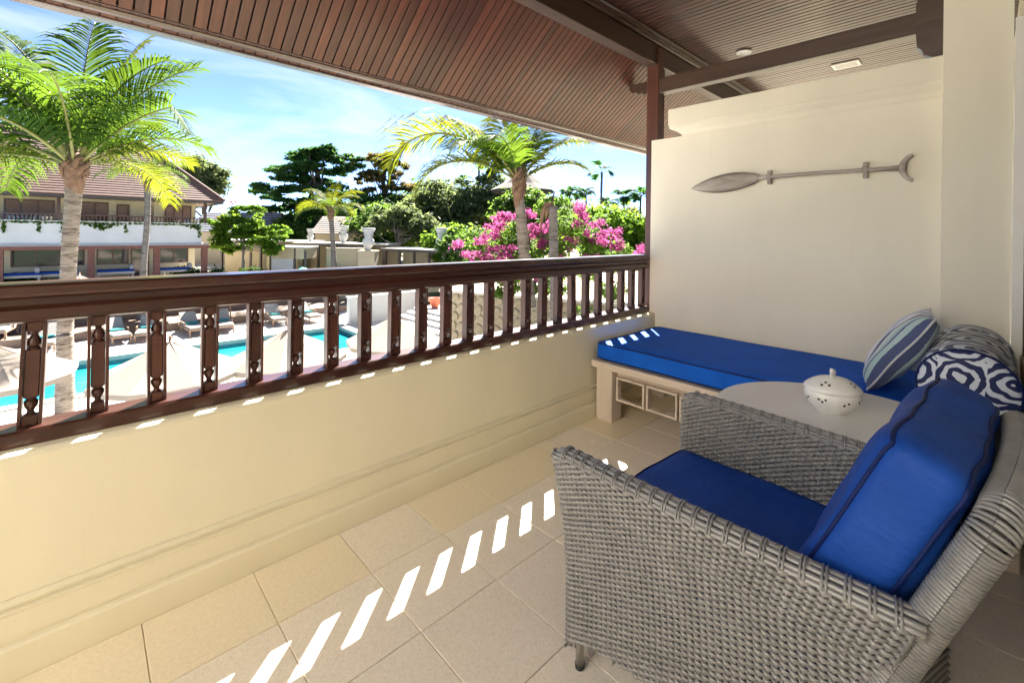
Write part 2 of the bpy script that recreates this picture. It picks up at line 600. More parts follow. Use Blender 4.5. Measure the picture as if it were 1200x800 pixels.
hand = [(1.915, 1.044), (1.912, 1.050), (1.912, 1.072), (1.918, 1.0795), (2.028, 1.0795), (2.034, 1.072), (2.034, 1.048), (2.026, 1.040), (1.995, 1.036), (1.995, 1.012), (1.990, 1.006), (1.990, 0.972), (1.985, 0.964), (1.936, 0.964), (1.929, 0.970), (1.929, 0.976), (1.924, 0.982), (1.924, 1.004), (1.931, 1.010), (1.936, 1.016), (1.936, 1.034), (1.928, 1.040)]
MB().prism(rp(hand)[::-1], 0, RX0, RX1).build('handrail', M['mahogany'], rl)
low = [(1.912, 0.6135), (1.912, 0.652), (1.918, 0.659), (2.009, 0.659), (2.015, 0.652), (2.015, 0.6135)]
MB().prism(rp(low)[::-1], 0, RX0, RX1).build('bottom_rail', M['mahogany'], rl)
PITCH = 0.1497
bz0, bz1 = 0.0467, 0.3513
sp_prof = [(0.0135, 0), (0.0135, 0.030), (0.009, 0.034), (0.0075, 0.040), (0.0125, 0.050), (0.0158, 0.060), (0.0152, 0.069), (0.0100, 0.074), (0.0140, 0.078), (0.0140, 0.083)]
H_ = bz1 - bz0
first = None
k = -24
while True:
    xr = 0.965 + PITCH * k
    if xr > RX1 - 0.01: break
    if xr - 0.052 > RX0:
        if first is None:
            b = empty('baluster')
            b.parent = rl
            for sx in (-1, 1):
                xx = sx * 0.0218
                MB().box((xx - 0.0042, -0.02, bz0), (xx + 0.0042, 0.02, bz1), 0.001).build('stile', M['mahogany_v'], b)
            sp = MB()
            sp.lathe([(r, bz0 + z) for r, z in sp_prof], 14)
            sp.lathe([(r, bz1 - z) for r, z in sp_prof[::-1]], 14)
            sp.box((-0.0165, -0.0165, bz0), (0.0165, 0.0165, bz0 + 0.028), 0.0015)
            sp.box((-0.0165, -0.0165, bz1 - 0.028), (0.0165, 0.0165, bz1), 0.0015)
            sp.box((-0.0165, -0.0165, bz0 + 0.082), (0.0165, 0.0165, bz1 - 0.082), 0.002)
            sp.build('spindle', M['mahogany_v'], b)
            first = b
        else:
            b = copy_tree(first, rl)
        b.location = (xr - 0.026, 0.005, 0.0003)
        b.rotation_euler = (0, random.gauss(0, 0.004), random.gauss(0, 0.02))
        if k == -7: b.rotation_euler = (0, 0.03, -0.04)
        if k == 10: b.rotation_euler = (0, -0.025, 0.0)
    k += 1

# ---- post, beams, bracket
po = tag(MB().box((3.425, 1.888, -0.9), (3.515, 1.992, 2.80), 0.004).box((3.50, 1.893, 2.03), (3.545, 1.985, 2.64), 0.004).build('roof_post', M['mahogany_v']), 'upright dark wooden post at the outer end of the party wall', 'post')
tag(MB().box((-0.85, 1.902, 2.652), (9.2, 2.0, 2.81), 0.004).build('roof_beam', M['beam']), 'long dark wooden beam running along the roof above the railing', 'beam')
cb = empty('cross_beam', (3.47, 1.0, 2.41))
tag(cb, 'dark wooden cross beam from the post to the room wall above the cornice', 'beam')
MB().box((-0.045, -0.71, 0.0), (0.045, 0.885, 0.122), 0.004).build('beam', M['beam_y'], cb)
tail = [(0.994, 0.03), (1.02, 0.015), (1.045, 0.04), (1.075, 0.028), (1.10, 0.055), (1.13, 0.05), (1.165, 0.085), (1.165, 0.125), (0.994, 0.125)]
MB().prism(tail[::-1], 0, -0.035, 0.035).build('carved_tail', M['beam_y'], cb)
br = [(-0.82, -0.19), (-0.795, -0.188), (-0.78, -0.155), (-0.745, -0.135), (-0.73, -0.10), (-0.712, -0.085), (-0.706, 0.0), (-0.706, 0.16), (-0.72, 0.20), (-0.715, 0.24), (-0.70, 0.44), (-0.82, 0.44)]
MB().prism(br, 0, -0.06, 0.06).build('bracket', M['beam_y'], cb)

# ---- inner flat ceiling: boards run from the room to the beam
ce = struct(MB().box((-0.85, -0.5, 2.876), (9.2, 1.90, 2.90)).build('ceiling', M['void']))
pitch = 0.056
b0 = None
x = -0.83
k = 0
while x < 9.1:
    if b0 is None:
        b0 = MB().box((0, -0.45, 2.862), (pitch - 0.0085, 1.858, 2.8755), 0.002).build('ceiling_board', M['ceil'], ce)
        o = b0
    else: o = copy_part(b0, ce)
    o.location = (x, 0, random.uniform(-0.0008, 0.0008))
    x += pitch
mold = [(1.901, 2.811), (1.901, 2.861), (1.838, 2.861), (1.832, 2.855), (1.838, 2.846), (1.852, 2.842), (1.856, 2.832), (1.874, 2.828), (1.880, 2.816), (1.888, 2.811)]
tag(MB().prism(mold, 0, -0.85, 9.2).build('ceiling_moulding', M['ceil']), 'dark stepped wooden moulding between the long beam and the ceiling', 'moulding')

# ---- sloping soffit
SL = 0.79
SS = sqrt(1 + SL * SL)


def zsof(y): return 2.2 + SL * (2.6 - y)


qa, qb = zsof(2.665) + 0.0155, zsof(1.95) + 0.0155
so = struct(MB().add([(-0.85, 2.665, qa), (9.2, 2.665, qa), (9.2, 1.95, qb), (-0.85, 1.95, qb),
                      (-0.85, 2.665, qa + 0.02), (9.2, 2.665, qa + 0.02), (9.2, 1.95, qb + 0.02), (-0.85, 1.95, qb + 0.02)],
                     [(0, 3, 2, 1), (4, 5, 6, 7), (0, 1, 5, 4), (1, 2, 6, 5), (2, 3, 7, 6), (3, 0, 4, 7)]).build('soffit', M['void']))
sp_ = 0.0545
b0 = None
x = 0.645 + 0.003 - sp_ * 27
rot = Matrix(((1, 0, 0), (0, -1 / SS, -SL / SS), (0, SL / SS, -1 / SS))).to_euler()
while x < 9.1:
    if b0 is None:
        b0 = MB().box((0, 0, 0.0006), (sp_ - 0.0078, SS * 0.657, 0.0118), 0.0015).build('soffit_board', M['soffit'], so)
        o = b0
    else: o = copy_part(b0, so)
    o.location = (x, 2.66, zsof(2.66) + 0.0155)
    o.rotation_euler = rot
    x += sp_
fa = [(2.600, 2.206), (2.604, 2.193), (2.614, 2.191), (2.616, 2.183), (2.626, 2.173), (2.640, 2.168), (2.652, 2.166), (2.656, 2.153), (2.664, 2.149), (2.715, 2.149), (2.715, 2.245), (2.66, 2.245)]
tag(MB().prism(fa, 0, -0.87, 9.22).build('eave_fascia', M['fascia']), 'rounded dark wooden fascia along the edge of the roof overhang', 'fascia')

# roof covering above (seen only from outside), left end cut short to let light in
M['rooftile'] = plain('clay_roof_tile', (0.28, 0.15, 0.11), 0.8, 0.2, 5)
mb = MB()
for i in range(14):
    ya, yb = 2.74 - i * 0.21, 2.74 - (i + 1) * 0.21 - 0.02
    za, zb = 2.252 + SL * (2.74 - ya) + 0.03, 2.252 + SL * (2.74 - yb) + 0.015
    mb.add([(-0.9, ya, za), (9.25, ya, za), (9.25, yb, zb), (-0.9, yb, zb), (-0.9, ya, za - 0.03), (9.25, ya, za - 0.03)], [(0, 1, 2, 3), (4, 5, 1, 0)])
mb.add([(-0.9, -0.25, 4.66), (9.25, -0.25, 4.66), (9.25, -0.25, 2.9), (-0.9, -0.25, 2.9)], [(0, 1, 2, 3)])
mb.add([(9.25, 2.74, 2.25), (9.25, -0.25, 4.66), (9.25, -0.25, 2.9), (9.25, 1.95, 2.85)], [(0, 1, 2, 3)])
mb.add([(-0.9, 2.74, 2.25), (-0.9, -0.25, 4.66), (-0.9, -0.25, 2.9), (-0.9, 1.95, 2.85)], [(3, 2, 1, 0)])
tag(mb.build('tiled_roof', M['rooftile']), 'tiled roof overhang over the balcony, cut short out of view for light', 'roof')

# ---- unseen neighbouring balcony, added to block ground light from the ceiling
struct(MB().box((3.6205, -0.13, -0.16), (9.2, 2.06, 0.0)).build('balcony_floor', M['tile_gold']))
tag(MB().box((3.6205, 1.862, 0.0005), (9.2, 2.06, 0.6125)).box((3.6205, 1.93, 0.613), (9.2, 2.015, 0.657)).box((3.6205, 1.915, 0.964), (9.2, 2.03, 1.0795)).build('parapet_wall', M['wall']), 'unseen parapet of the neighbouring balcony, added to block ground light', 'wall')
tag(MB().box((3.7205, -0.27, 0.0005), (9.2, -0.131, 2.861)).build('room_facade', M['wall_party']), 'unseen cream front of the neighbouring room, added to block ground light', 'facade')

# ---- ceiling fittings over the neighbouring balcony
dl = empty('downlight', (4.19, 1.494, 2.861))
tag(dl, 'round white recessed downlight in the dark ceiling above the cross beam', 'light')
MB().lathe([(0.062, -0.001), (0.062, -0.010), (0.045, -0.013), (0.041, -0.006), (0.041, -0.001)], 24).build('ring', M['white'], dl, True)
MB().lathe([(0.040, -0.002), (0.036, -0.007), (0.0, -0.008)], 24).build('lens', M['white'], dl, True)
vt = empty('ceiling_vent', (5.16, 0.93, 2.861))
tag(vt, 'small white rectangular louvred vent in the dark ceiling over the cornice', 'vent')
MB().box((-0.085, -0.105, -0.010), (0.085, -0.078, -0.0005)).box((-0.085, 0.078, -0.010), (0.085, 0.105, -0.0005)).box((-0.085, -0.078, -0.010), (-0.055, 0.078, -0.0005)).box((0.055, -0.078, -0.010), (0.085, 0.078, -0.0005)).build('frame', M['white'], vt)
for i in range(6):
    MB().box((-0.055 + 0.018 * i + 0.003, -0.0775, -0.008), (-0.055 + 0.018 * i + 0.014, 0.0775, -0.002)).build('louvre', M['white'], vt)

# ================================================================== FURNITURE
def cushion(name, w, d, h, r, puff, mat, pipe_mat, parent=None, n=18, pipe=0.0045, wob=0.004, seed=0):
    """box cushion: rounded edges, domed faces, piping round both faces (a sub-part)"""
    R = np.random.default_rng(seed)
    ph = R.uniform(0, 6.28, 8)

    def shape(p):
        # p in [-1,1]^3 on the cube surface
        q = np.array([p[0] * w / 2, p[1] * d / 2, p[2] * h / 2])
        inner = np.array([w / 2 - r, d / 2 - r, h / 2 - min(r, h * 0.32)])
        c = np.clip(q, -inner, inner)
        dlt = q - c
        L = np.linalg.norm(dlt)
        if L > 1e-9:
            m = np.abs(dlt).max()
            rr = np.array([r, r, min(r, h * 0.32)])
            dlt = dlt / L
            q = c + dlt * rr * (1.0)
        dome = (1 - p[0] ** 4) * (1 - p[1] ** 4)
        q[2] += np.sign(p[2]) * puff * dome * abs(p[2]) ** 0.5
        sd = (1 - p[2] ** 2) * 0.25 * puff
        q[0] += np.sign(p[0]) * sd * abs(p[0]) ** 8
        q[1] += np.sign(p[1]) * sd * abs(p[1]) ** 8
        q[2] += wob * (sin(p[0] * 5 + ph[0]) * sin(p[1] * 4 + ph[1]) + 0.5 * sin(p[0] * 11 + ph[2] + 3 * p[1]))
        q[0] += wob * 0.8 * sin(p[1] * 6 + ph[3]) * abs(p[0])
        q[1] += wob * 0.8 * sin(p[0] * 6 + ph[4]) * abs(p[1])
        return q
    mb = MB()
    cache = {}
    vs, fs = [], []

    def vid(p):
        key = tuple(np.round(p, 5))
        if key not in cache:
            cache[key] = len(vs)
            vs.append(tuple(shape(np.array(p))))
        return cache[key]
    g = [sin(pi / 2 * t) * 0.35 + 0.65 * t for t in np.linspace(-1, 1, n + 1)]
    for ax in range(3):
        for sg in (-1, 1):
            for i in range(n):
                for j in range(n):
                    q = []
                    for a, b in ((g[i], g[j]), (g[i + 1], g[j]), (g[i + 1], g[j + 1]), (g[i], g[j + 1])):
                        p = [0, 0, 0]
                        p[ax] = sg
                        p[(ax + 1) % 3] = a
                        p[(ax + 2) % 3] = b
                        q.append(vid(p))
                    fs.append(q if sg > 0 else q[::-1])
    mb.add(vs, fs)
    o = mb.build(name, mat, parent, True)
    pm = MB()
    for sg in (-1, 1):
        loop = []
        m = 24
        for t in np.linspace(-0.97, 0.97, m): loop.append((t, -1, sg))
        for t in np.linspace(-0.97, 0.97, m): loop.append((1, t, sg))
        for t in np.linspace(0.97, -0.97, m): loop.append((t, 1, sg))
        for t in np.linspace(0.97, -0.97, m): loop.append((-1, t, sg))
        pts = [shape(np.array(p, float)) for p in loop]
        pts = [p + np.array([np.sign(l[0]) * (abs(l[0]) == 1) * 0.0015, np.sign(l[1]) * (abs(l[1]) == 1) * 0.0015, 0]) for p, l in zip(pts, loop)]
        pts.append(pts[0])
        pm.tube(pts, pipe, 6, False)
    pm.build('piping', pipe_mat, o, True)
    return o


# ---- daybed
db = empty('daybed', (2.95, 0.9, 0))
tag(db, 'low limewashed wooden daybed along the cream wall', 'daybed')


def dbp(mb, name, mat): return rel(mb.build(name, mat, db), db.location)


for (xa, ya) in ((2.535, 1.700), (2.535, 0.80), (2.535, -0.095), (3.23, 1.700), (3.23, -0.06)):
    dbp(MB().box((xa, ya, 0.0), (xa + 0.115, ya + 0.125, 0.347), 0.004), 'leg', M['bed_v'])
dbp(MB().box((2.512, -0.112, 0.348), (3.345, 1.852, 0.394), 0.004), 'seat_frame', M['bed'])
dbp(MB().box((2.60, -0.10, 0.30), (2.63, 1.70, 0.347)), 'apron', M['bed'])
# open square frames hanging under the front edge
fo = None
y = 1.682
for k in range(8):
    if 0.80 < y < 0.925 or 0.80 < y - 0.205 < 0.925:
        y -= 0.218
        continue
    if fo is None:
        m_ = MB()
        t_ = 0.013
        m_.box((0, -0.205, 0), (0.035, 0, t_), 0.0015).box((0, -0.205, 0.155 - t_), (0.035, 0, 0.155), 0.0015).box((0, -0.205, t_ + 0.0001), (0.035, -0.205 + t_, 0.1549 - t_), 0.0015).box((0, -t_, t_ + 0.0001), (0.035, 0, 0.1549 - t_), 0.0015)
        fo = m_.build('square_frame', M['bed'], db)
        o = fo
    else: o = copy_part(fo, db)
    o.location = (2.556 - db.location.x, y - db.location.y, 0.150)
    y -= 0.218
dbp(MB().box((2.52, -0.128, 0.395), (3.27, -0.112, 0.70), 0.003), 'end_board', M['tan_wood'])

mt = cushion('mattress', 1.93, 0.82, 0.112, 0.022, 0.006, M['blue'], M['piping'], n=20, wob=0.0016, seed=3)
mt.location = (2.945, 0.862, 0.4565)
mt.rotation_euler = (0, 0, pi / 2)
tag(mt, 'long royal blue mattress with dark piping lying on the daybed', 'mattress')


# ---- bolster with maze print
def print_mat():
    t = NT('navy_maze_print')
    uv = t.new('ShaderNodeUVMap')
    sep = t.new('ShaderNodeSeparateXYZ')
    mapn = t.new('ShaderNodeMapping')
    mapn.inputs['Scale'].default_value = (7.0, 7.0, 1)
    mapn.inputs['Location'].default_value = (0.37, 0.22, 0)
    dn = t.new('ShaderNodeTexNoise'); dn.inputs['Scale'].default_value = 2.0; dn.inputs['Detail'].default_value = 2
    t.link(uv.outputs[0], mapn.inputs['Vector'])
    t.link(mapn.outputs[0], dn.inputs['Vector'])
    mixv = t.new('ShaderNodeMixRGB', blend_type='LINEAR_LIGHT'); mixv.inputs[0].default_value = 0.17
    t.link(mapn.outputs[0], mixv.inputs[1]); t.link(dn.outputs['Color'], mixv.inputs[2])
    t.link(mixv.outputs[0], sep.inputs[0])
    u, v = sep.outputs[0], sep.outputs[1]
    # checker parity decides square rings or round rings
    fu, fv = t.math('FLOOR', u), t.math('FLOOR', v)
    par = t.math('MODULO', t.math('ABSOLUTE', t.math('ADD', fu, fv)), 2.0)
    a = t.math('ABSOLUTE', t.math('SUBTRACT', t.math('FRACT', u), 0.5))
    b = t.math('ABSOLUTE', t.math('SUBTRACT', t.math('FRACT', v), 0.5))
    dia = t.math('ADD', a, b)
    rnd = t.math('SQRT', t.math('ADD', t.math('MULTIPLY', a, a), t.math('MULTIPLY', t.math('MULTIPLY', b, b), 1.6)))
    sq = t.math('ADD', t.math('MAXIMUM', a, b), t.math('MULTIPLY', t.math('MINIMUM', a, b), 0.35))
    d1 = t.math('ADD', t.math('MULTIPLY', sq, t.math('SUBTRACT', 1.0, par)), t.math('MULTIPLY', rnd, par))
    # alternate: rings about cell corners on the even cells
    s1 = t.math('SINE', t.math('ADD', t.math('MULTIPLY', d1, 24.0), t.math('MULTIPLY', par, 2.2)))
    fac = t.math('GREATER_THAN', s1, 0.02)
    t.color(t.mix(fac, (0.007, 0.016, 0.085), (0.66, 0.70, 0.76)))
    t.bump(t.noise(t.coords(), 12, 4), 0.3, 0.012)
    t.set(rough=0.7, sheen=0.15)
    return t.m


M['maze'] = print_mat()
mb = MB()
uvs = []
N, LEN, RAD = 48, 0.79, 0.148
prof = [(-0.012, 0.0), (-0.012, 0.05), (-0.011, 0.1), (-0.004, 0.137), (0.006, RAD)] + [(LEN * t, RAD + 0.0025 * sin(t * 9)) for t in np.linspace(0.03, 0.97, 22)] + [(LEN - 0.006, RAD), (LEN + 0.004, 0.137), (LEN + 0.01, 0.1), (LEN + 0.01, 0.0)]
vs, fs = [], []
for i, (xx, rr) in enumerate(prof):
    for k in range(N + 1):
        w = 2 * pi * k / N
        sag = 0.93 if sin(w) < -0.6 else 1.0
        vs.append((xx, rr * cos(w), rr * sin(w) * sag))
        if i < 5 or i > len(prof) - 5: uvs.append((rr * cos(w), rr * sin(w)))
        else: uvs.append((RAD * w * 0.62, xx * 0.55))
for i in range(len(prof) - 1):
    for k in range(N):
        a = i * (N + 1) + k
        fs.append((a, a + N + 1, a + N + 2, a + 1))
mb.add(vs, fs)
bo = mb.build('bolster', M['maze'], None, True, uv=uvs)
bo.location = (2.515, 0.052, 0.662)
pm = MB()
pm.tube([(0.004, (RAD + 0.001) * cos(2 * pi * k / 40), (RAD + 0.001) * sin(2 * pi * k / 40)) for k in range(41)], 0.004, 6, False, up=(1, 0, 0))
pm.build('piping', M['piping'], bo, True)
tag(bo, 'round bolster with navy and white maze print at the end of the daybed', 'bolster')


# ---- striped pillow
def stripe_mat():
    t = NT('striped_cotton')
    uv = t.new('ShaderNodeUVMap')
    sep = t.new('ShaderNodeSeparateXYZ')
    t.link(uv.outputs[0], sep.inputs[0])
    wob = t.noise(t.coords(), 40, 3)
    f = t.math('ADD', sep.outputs[0], t.math('MULTIPLY', wob, 0.02))
    r = t.new('ShaderNodeValToRGB')
    r.color_ramp.interpolation = 'CONSTANT'
    cols = [(0.0, (0.012, 0.03, 0.13)), (0.05, (0.42, 0.58, 0.55)), (0.13, (0.03, 0.05, 0.22)), (0.165, (0.42, 0.60, 0.58)), (0.25, (0.86, 0.86, 0.84)), (0.28, (0.012, 0.03, 0.14)), (0.37, (0.82, 0.80, 0.82)), (0.40, (0.86, 0.86, 0.86)),
            (0.50, (0.10, 0.24, 0.68)), (0.525, (0.86, 0.86, 0.87)), (0.58, (0.10, 0.24, 0.68)), (0.62, (0.45, 0.55, 0.75)), (0.65, (0.86, 0.87, 0.87)), (0.74, (0.08, 0.2, 0.62)), (0.77, (0.84, 0.86, 0.86)), (0.9, (0.012, 0.03, 0.14))]
    e = r.color_ramp.elements
    while len(e) < len(cols): e.new(0.9)
    for q, (p, c) in zip(e, cols):
        q.position = p
        q.color = (c[0], c[1], c[2], 1)
    t.link(f, r.inputs['Fac'])
    t.color(t.mix(t.math('MULTIPLY', t.noise(t.coords((260, 260, 260)), 1.0, 2), 0.16), r.outputs['Color'], (0.7, 0.74, 0.78)))
    t.bump(t.noise(t.coords(), 120, 3), 0.3, 0.003)
    t.set(rough=0.85, sheen=0.2)
    return t.m


M['stripe'] = stripe_mat()
mb = MB()
n = 26
W = 0.43
vs, uvs, fs = [], [], []
for side in (1, -1):
    for i in range(n + 1):
        for j in range(n + 1):
            a, b = 2 * i / n - 1, 2 * j / n - 1
            e = max(0.0, 1 - a * a) ** 0.36 * max(0.0, 1 - b * b) ** 0.36
            pin = 1 - 0.06 * (1 - a * a) * b * b - 0.0
            pin2 = 1 - 0.06 * (1 - b * b) * a * a
            vs.append((a * W / 2 * pin2, b * W / 2 * pin, side * 0.078 * e + 0.003 * sin(a * 7 + b * 5)))
            uvs.append(((a + 1) / 2, (b + 1) / 2))
m2 = (n + 1) ** 2
for sd in (0, 1):
    for i in range(n):
        for j in range(n):
            q = [sd * m2 + i * (n + 1) + j, sd * m2 + (i + 1) * (n + 1) + j, sd * m2 + (i + 1) * (n + 1) + j + 1, sd * m2 + i * (n + 1) + j + 1]
            fs.append(q if sd == 0 else q[::-1])
mb.add(vs, fs)
pi_ = mb.build('pillow', M['stripe'], None, True, uv=uvs)
fr_ = MB()
for e0, e1 in (((-1, -1), (1, -1)), ((1, -1), (1, 1)), ((1, 1), (-1, 1)), ((-1, 1), (-1, -1))):
    pts = []
    for t in np.linspace(0, 1, 14):
        a, b = e0[0] + (e1[0] - e0[0]) * t, e0[1] + (e1[1] - e0[1]) * t
        pts.append((a * W / 2 * (1 - 0.06 * (1 - b * b) * a * a), b * W / 2 * (1 - 0.06 * (1 - a * a) * b * b), 0.003 * sin(a * 7 + b * 5)))
    fr_.tube(pts, 0.005, 6)
fr_.build('edging', M['white'], pi_, True)
# local x runs along the wall (stripe order, near to far), local y up the lean
up = Vector((0.03, -0.235, 0.36)).normalized()
xx = Vector((1, 0.10, 0)).normalized()
xx = (xx - up * xx.dot(up)).normalized()
zz = xx.cross(up)
pm4 = Matrix((xx, up, zz)).transposed().to_4x4()
pi_.matrix_world = Matrix.Translation((2.90, 0.292, 0.712)) @ pm4
tag(pi_, 'square blue and white striped pillow leaning against the bolster', 'pillow')

# ---- round table
tb_ = empty('round_table', (2.085, 0.382, 0))
tag(tb_, 'round pale grey table between the wicker armchair and the daybed', 'table')
MB().lathe([(0.425, 0.530), (0.431, 0.535), (0.431, 0.556), (0.426, 0.561)], 72).build('table_top', M['table'], tb_, False)
MB().lathe([(0.30, 0.47), (0.30, 0.529)], 40).build('apron', M['table'], tb_)
for k in range(4):
    w = pi / 4 + k * pi / 2
    cx, cy = 0.26 * cos(w), 0.26 * sin(w)
    MB().tube([(cx * 1.12, cy * 1.12, 0), (cx, cy, 0.53)], [0.020, 0.028], 8).build('leg', M['table'], tb_)

# ---- ceramic pot
pt = empty('incense_pot', (2.148, 0.418, 0.5612), radians(40))
pt.scale = (0.9, 0.9, 0.97)
tag(pt, 'white ceramic lidded pot with small pierced holes on the round table', 'pot')
SX, SY = 1.0, 0.82
SX, SY = 0.90, 1.06
body = [(0.052, 0.0), (0.058, 0.002), (0.060, 0.007), (0.066, 0.012), (0.084, 0.030), (0.097, 0.050), (0.103, 0.068), (0.103, 0.078), (0.098, 0.086), (0.094, 0.088)]
MB().lathe(body, 48, sx=SX, sy=SY).build('bowl', M['ceramic'], pt, True)
lid = [(0.098, 0.0885), (0.105, 0.092), (0.1055, 0.097), (0.099, 0.106), (0.080, 0.122), (0.056, 0.134), (0.030, 0.141), (0.010, 0.143), (0.0, 0.143)]
ld = MB().lathe(lid, 48, sx=SX, sy=SY).build('lid', M['ceramic'], pt, True)
MB().tube([(-0.016, 0.012, 0.138), (-0.018, 0.010, 0.156), (-0.006, 0.0, 0.163), (0.012, -0.010, 0.155), (0.028, -0.022, 0.141)], [0.008, 0.010, 0.011, 0.010, 0.006], 8).tube([(-0.018, 0.012, 0.154), (-0.026, 0.018, 0.178)], [0.009, 0.007], 7).build('twig_knob', M['ceramic'], ld, True)


def surf(prof, w, z):
    for (r0, z0), (r1, z1) in zip(prof, prof[1:]):
        if z0 <= z <= z1:
            t = (z - z0) / (z1 - z0 + 1e-9)
            r = r0 + (r1 - r0) * t
            nrm = Vector((cos(w) * (z1 - z0), sin(w) * (z1 - z0), -(r1 - r0))).normalized()
            return Vector((r * cos(w) * SX, r * sin(w) * SY, z)), nrm
    return None


hm = MB()
for q in range(8):
    w0 = q * 2 * pi / 8
    for dw, z in ((0, 0.056), (0.13, 0.066), (-0.12, 0.064)) if q % 2 else ((0, 0.052), (0.16, 0.060)):
        p, nn = surf(body, w0 + dw, z)
        hm.tube([p - nn * 0.006, p + nn * 0.0003], 0.0052, 8)
    for dw, z in ((0, 0.128), (0.22, 0.122), (-0.1, 0.119)) if q % 2 else ():
        p, nn = surf(lid, w0 + dw, z)
        hm.tube([p - nn * 0.006, p + nn * 0.0004], 0.0052, 8)
stuff(hm.build('hole_plugs', M['hole_shade'], pt))  # solid dark plugs stand in for the shaded holes

# ---- carved paddle on the wall
pd = empty('carved_paddle', (3.352, 0.92, 1.64), 0)
tag(pd, 'weathered carved wooden paddle with leaf blade and crescent grip hung on the wall', 'paddle')
Yc, Zc = 0.92, 1.64
blade = []
for t in np.linspace(0, 1, 15):
    y = 1.557 - t * (1.557 - 1.075)
    c = 1.600 + t * 0.046
    h = 0.066 * (sin(pi * min(1, t * 0.93 + 0.0)) ** 0.75) if t < 1 else 0.012
    h = max(h, 0.002 if t == 0 else 0.012)
    blade.append((y, c, h))
vs, fs = [], []
for y, c, h in blade:
    for (dz, dx) in ((-1, 0.004), (-0.55, 0.011), (0, 0.015), (0.55, 0.011), (1, 0.004), (0.55, -0.006), (-0.55, -0.006)):
        vs.append((-dx, y - Yc, c + dz * h - Zc))
for i in range(len(blade) - 1):
    for k in range(7):
        fs.append((i * 7 + k, i * 7 + (k + 1) % 7, (i + 1) * 7 + (k + 1) % 7, (i + 1) * 7 + k))
fs += [tuple(range(7)), tuple(range(len(vs) - 7, len(vs)))]
MB().add(vs, fs).build('blade', M['paddle'], pd, True)
MB().tube([(-0.004, 1.085 - Yc, 1.644 - Zc), (-0.006, 1.0 - Yc, 1.646 - Zc), (-0.006, 0.7 - Yc, 1.648 - Zc), (-0.005, 0.4 - Yc, 1.644 - Zc), (-0.004, 0.352 - Yc, 1.643 - Zc)], [0.012, 0.013, 0.0115, 0.013, 0.016], 10).build('shaft', M['paddle'], pd, True)
pts, rr = [], []
for t in np.linspace(-1, 1, 15):
    w = t * 1.35
    pts.append((-0.004, 0.300 + 0.058 * (cos(w) - 0.35) * 1.0 - Yc, 1.641 + 0.072 * sin(w) - Zc))
    rr.append(0.0135 * (1 - 0.25 * t * t) + 0.006 * max(0, 1 - abs(t) * 3))
MB().tube(pts, rr, 10, up=(1, 0, 0)).build('crescent_grip', M['paddle'], pd, True)
for y, z in ((1.022, 1.645), (0.504, 1.645)):
    MB().box((-0.022, y - 0.014 - Yc, z - 0.022 - Zc), (0.0275, y + 0.014 - Yc, z + 0.022 - Zc), 0.005).box((-0.006, y - 0.013 - Yc, z - 0.047 - Zc), (0.0275, y + 0.013 - Yc, z - 0.0221 - Zc), 0.004).box((-0.006, y - 0.013 - Yc, z + 0.0221 - Zc), (0.0275, y + 0.013 - Yc, z + 0.047 - Zc), 0.004).build('wall_bracket', M['paddle'], pd)

# ---- wicker armchair
ch = empty('wicker_armchair', (1.335, 0.41, 0), radians(-3.4))
tag(ch, 'grey woven wicker armchair with navy blue cushions facing the railing', 'armchair')
ZT = 0.622


def xo(z, y):
    fl = 0.055 * max(0.0, (z - 0.2) / 0.43) ** 1.9
    s = (0.40 - y) / 0.75
    return 0.335 + fl - 0.035 * s * s


def weave(rows, mat, name, parent, A=0.0042, rh=0.0046, rt=0.0034, ns=6, phase=0):
    """rows: list of (m,3) points and (m,3) normals at stake spacing; strands pass over and under the stakes"""
    V, F = [], []
    off = 0
    for r, (P, Nn, Up) in enumerate(rows):
        m = len(P)
        sgn = np.where((np.arange(m) // 2 + r + phase) % 2 == 0, 1.0, -1.0)
        sgn[1::2] = 0.0
        C = P + Nn * (A * sgn)[:, None]
        w = np.arange(ns) * 2 * pi / ns
        ring = C[:, None, :] + Nn[:, None, :] * (rt * np.cos(w))[None, :, None] + Up[:, None, :] * (rh * np.sin(w))[None, :, None]
        V.append(ring.reshape(-1, 3))
        i = np.arange(m - 1)[:, None] * ns
        kk = np.arange(ns)[None, :]
        k2 = (kk + 1) % ns
        q = np.stack([i + kk, i + k2, i + ns + k2, i + ns + kk], -1).reshape(-1, 4) + off
        F.append(q)
        off += m * ns
    o = mesh_np(name, np.concatenate(V), np.concatenate(F), mat, parent, True)
    return o


TH = 0.056     # arm thickness
ST = 0.0168    # stake pitch
YB = -0.325    # rear end of the arm


def arm_path(z, sd):
    """plan path round an arm at height z: outer face back to front, round the nose, inner face front to back"""
    yf = 0.412 + 0.018 * max(0.0, (z - 0.25) / 0.38) ** 2 - TH / 2
    yb = YB - 0.35 * max(0.0, z - 0.53)
    pts = []
    for y in np.linspace(yb, yf, 40): pts.append((xo(z, y), y))
    cx = xo(z, yf) - TH / 2
    for a in np.linspace(0, pi, 9)[1:-1]: pts.append((cx + TH / 2 * cos(a), yf + TH / 2 * sin(a)))
    for y in np.linspace(yf, yb + 0.04, 40): pts.append((xo(z, y) - TH, y))
    P = np.array(pts)
    P[:, 0] *= sd
    return P


def resample(P, step):
    d = np.r_[0, np.cumsum(np.linalg.norm(np.diff(P, axis=0), axis=1))]
    n = int(round(0.5 * d[-1] / step)) * 2
    t = np.linspace(0, d[-1], n + 1)
    return np.stack([np.interp(t, d, P[:, k]) for k in range(P.shape[1])], 1)


def zbot(y):
    """arched lower edge of the side"""
    s = (y - 0.40) / -0.72
    s = min(1, max(0, s))
    return 0.045 + 0.105 * (1 - (2 * s - 1) ** 2) ** 0.6


